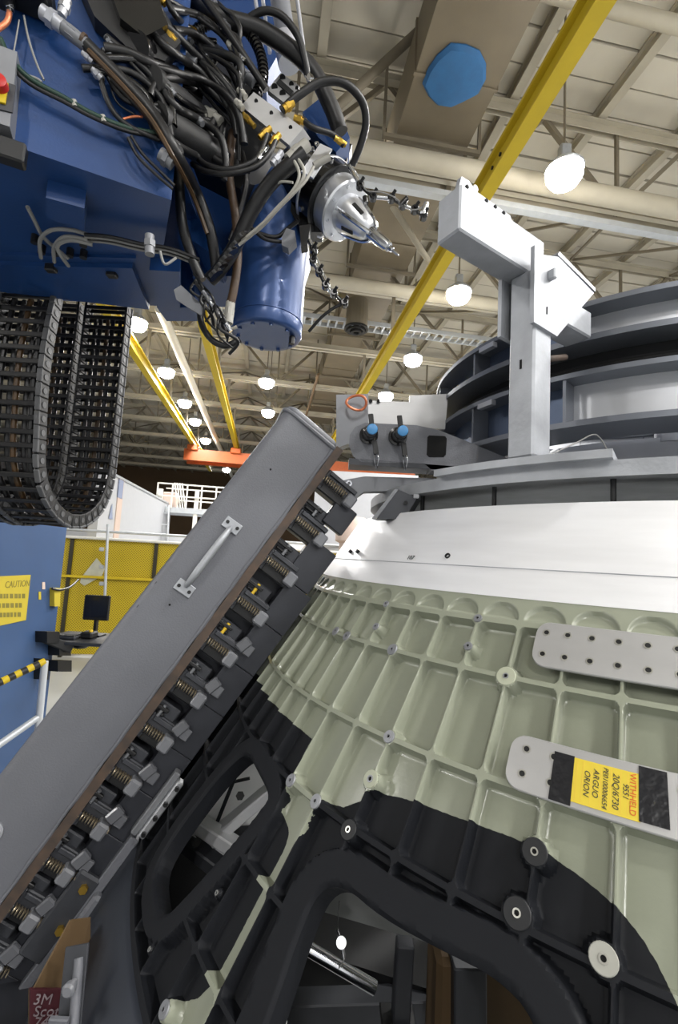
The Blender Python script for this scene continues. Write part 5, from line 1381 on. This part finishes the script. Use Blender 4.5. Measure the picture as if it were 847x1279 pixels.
# striped hand rail in front of the column
HY = 3.55
hr = thing('hand_rail', 'grey tube hand rail with yellow and black striped top', 'rail', at(50, 960, HY))
a, b = at(-40, 871, HY-.35), at(56, 826, HY)
n = 12
for k in range(n):
    MB().tube([a.lerp(b, k/n), a.lerp(b, (k+1)/n)], .026, 12, 0).build('rail_band', 'yellow_beam' if k % 2 else 'stripe_black', hr, True)
MB().tube([at(56, 826, HY), at(49, 897, HY)], .024, 12, 0).build('post', 'gal', hr, True)
MB().tube([at(49, 895, HY), at(-40, 957, HY-.35)], .024, 12, 0).build('knee_rail', 'gal', hr, True)
b2 = at(49, 897, HY); MB().tube([b2, Vector((b2.x, b2.y, 0))], .024, 12, 0).build('post', 'gal', hr, True)

# fence across the hall
FQ = Binv(at(80, 760, 9.8))[1]
fence = thing('mesh_fence', 'yellow mesh safety fence with dark posts behind the clamp beam', 'fence', B(-2, FQ, 0))
fz0, fz1 = at(80, 818, 9.8).z, EYE+.16
ps = [Binv(at(x, 740, 9.8))[0] for x in (-20, 84, 187, 290, 392, 495, 600)]
for i in range(len(ps)-1):
    w = ps[i+1]-ps[i]-.05
    me = MB().box((0, 0, 0), (w, .02, fz1-fz0-.05)).mesh('mesh_panel', 'fence_mesh')
    shared('mesh_panel', me, fence, Matrix.Translation(B((ps[i]+ps[i+1])/2, FQ, (fz0+fz1)/2)) @ Matrix.Rotation(YAW, 4, 'Z'))
for p in ps: MB().bar(B(p, FQ-.02, 0), B(p, FQ-.02, fz1), .07, .06, up=BQ).build('post', 'fence_post', fence)
MB().bar(B(ps[0], FQ-.05, EYE-.66+.45-.45), B(ps[-1], FQ-.05, EYE-.66), .07, .05).build('mid_rail', 'yellow_beam', fence)
MB().tube([B(ps[0], FQ-.08, fz1-.02), B(ps[-1], FQ-.08, fz1-.02)], .03, 10, 0).build('top_rail', 'pipe_white', fence, True)
MB().tube([B(ps[0], FQ+.1, fz1+.14), B(ps[-1], FQ+.1, fz1+.14)], .03, 10, 0).build('top_rail', 'gal', fence, True)
o = MB().prism([B(*(Binv(at(*p, 9.72))[:1]), FQ-.03, at(*p, 9.72).z) for p in ((99, 722), (118, 697), (128, 710), (124, 720), (103, 732), (98, 728))], BQ*-.006).build('plastic_patch', 'silver_patch'); tag(o, 'torn grey plastic patch on the yellow fence', 'patch')
o = MB().tube([at(135, 655, 9.6), at(131, 745, 9.6)], .028, 10, 0).build('conduit_pole', 'gal', None, True); tag(o, 'grey vertical conduit in front of the yellow fence', 'pole')
for k, y in enumerate((686, 708, 729)): tag(MB().box(at(127, y, 9.62), (.10, .04, .08), .015).build('conduit_fitting', 'gal'), 'small white clamp on the fence conduit, %s of three' % ('top', 'middle', 'bottom')[k], 'clamp', 'fence conduit clamps')
o = MB().obox(B(ps[2]+1, FQ+.6, .06), BP*4, BQ*.25, BZ*.06).build('kerb', 'wall_tan'); tag(o, 'low tan kerb on the floor along the fence', 'kerb')

# white partition on the left with stripes, platform with ladder
wp_ = Binv(at(145, 640, 11.7))[0]
pw = thing('partition_wall', 'white partition wall with grey and tan stripes behind the fence at the left', 'partition', B(wp_, 14, 0))
q0, q1 = 11.2, 19.0
MB().obox(B(wp_-.1, (q0+q1)/2, 2.0), BP*.1, BQ*(q1-q0)/2, BZ*2.0).build('partition_panel', 'wall_white', pw)
for qa, qb, m in ((12.35, 12.75, 'wall_tan'),): MB().obox(B(wp_+.01, (qa+qb)/2, 2.0), BP*.012, BQ*(qb-qa)/2, BZ*1.99).build('stripe', m, pw)
MB().obox(B(wp_+.02, 12.5, 3.75), BP*.012, BQ*.18, BZ*.23).build('stripe', 'wall_blue', pw)
MB().prism([B(wp_+.012, 11.85, 2.95), B(wp_+.012, 12.13, 2.95), B(wp_+.012, 11.99, 3.32)], BP*.01).build('emblem', 'wall_blue', pw)
MB().obox(B(wp_-.1, (q0+q1)/2, 4.03), BP*.13, BQ*(q1-q0)/2, BZ*.03).build('cap_strip', 'gal', pw)
bbx = MB().obox(B(-3.0, 22.5, 1.5), BP*7.2, BQ*.15, BZ*1.5).build('storage_wall', 'wall_white'); tag(bbx, 'long low white wall beyond the platform', 'partition')
pq = 18.6
plc = Binv(at(245, 640, 18.5))[0]
pf = thing('access_platform', 'white steel access platform with railings and a ladder', 'platform', B(plc, pq, 0))
pz = at(245, 640, 18.5).z
p0, p1 = plc-1.25, plc+1.9
MB().obox(B((p0+p1)/2, pq, pz-.06), BP*(p1-p0)/2, BQ*.7, BZ*.1).build('deck', 'gal', pf)
for z in (pz+.45, pz+.9): MB().bar(B(p0, pq-.7, z), B(p1, pq-.7, z), .05, .05).build('rail', 'pipe_white', pf); MB().bar(B(p0, pq+.7, z), B(p1, pq+.7, z), .05, .05).build('rail', 'pipe_white', pf)
for k in range(7):
    p = p0+(p1-p0)*k/6
    MB().bar(B(p, pq-.7, pz), B(p, pq-.7, pz+.92), .05, .05, up=BQ).build('rail_post', 'pipe_white', pf)
for p in (p0+.1, plc+.15, p1-.1): MB().bar(B(p, pq-.6, 0), B(p, pq-.6, pz+.7), .14, .14, up=BQ).build('leg', 'pipe_white', pf)
ladder = thing('ladder', 'grey ladder leaning at the left end of the platform', 'ladder', B(p0+.4, pq-1.3, 0))
for s in (0, .42): MB().bar(B(p0+.25+s+.15, pq-1.5, 0), B(p0+.05+s, pq-.8, pz+.1), .05, .06, up=BQ).build('stile', 'gal', ladder)
for k in range(9):
    f = (k+.5)/9; MB().bar(B(p0+.4-.35*f, pq-1.5+.7*f, pz*f), B(p0+.82-.35*f, pq-1.5+.7*f, pz*f), .03, .03).build('rung', 'gal', ladder)
for k in range(4): tag(MB().bar(B(plc-.55+.09*k, pq-.3, pz+.05), B(plc-.75+.09*k, pq-.3, pz+1.0), .05, .05, up=BQ).build('leaning_tube', 'pipe_white'), 'white tube leaning on the platform railing, %s from the left' % ORD[k].replace(' nearest', '').replace('nearest', 'first'), 'tube', 'tubes leaning on the platform')
tag(MB().box(B(p0+.35, pq, pz+.35), (.5, .4, .6), .03).build('tool_cabinet', 'wall_tan'), 'pinkish cabinet standing on the platform', 'cabinet')
# white vessels glimpsed between clamp and ring
t = thing('white_vessel', 'stepped white vessel seen between the clamp fingers and the bright ring', 'vessel', at(440, 715, 9.0))
vb = at(440, 690, 9.0)
MB().lathe((vb.x, vb.y, 0), (0, 0, 1), [(0, .5), (EYE-.2, .5), (EYE+.05, .26), (EYE+.30, .26), (EYE+.34, .34), (EYE+.62, .34), (EYE+.8, .22), (EYE+.8, 0)], 28).build('vessel_shell', 'wall_tan', t, True)
tag(MB().obox(at(455, 655, 11), (1.2, 0, 0), (0, .2, 0), (0, 0, 1.2)).build('crate_wall', 'wall_white'), 'white boxed enclosure behind the stepped vessel', 'enclosure')
import OpenImageIO as oiio,sys
b=oiio.ImageBuf('/workdir/render_main.png'); s=b.spec(); k=s.width/847
for n,x,y in [('green',560,900),('greenR',740,900),('alu',720,690),('beam',200,760),('beamtop',370,560),('strap',780,820),('dark',560,1060),('bluetop',80,60),('bluecol',30,690),('roof',470,60),('roofR',760,120),('post',655,500),('arm',600,290),('ringweb',780,500),('yellow',690,100),('fence',100,700),('wallw',160,640),('blueund',60,300),('aft',150,1200)]:
    p=b.getpixel(int(x*k),int(y*k)); print(n,[round(v*255) for v in p[:3]])
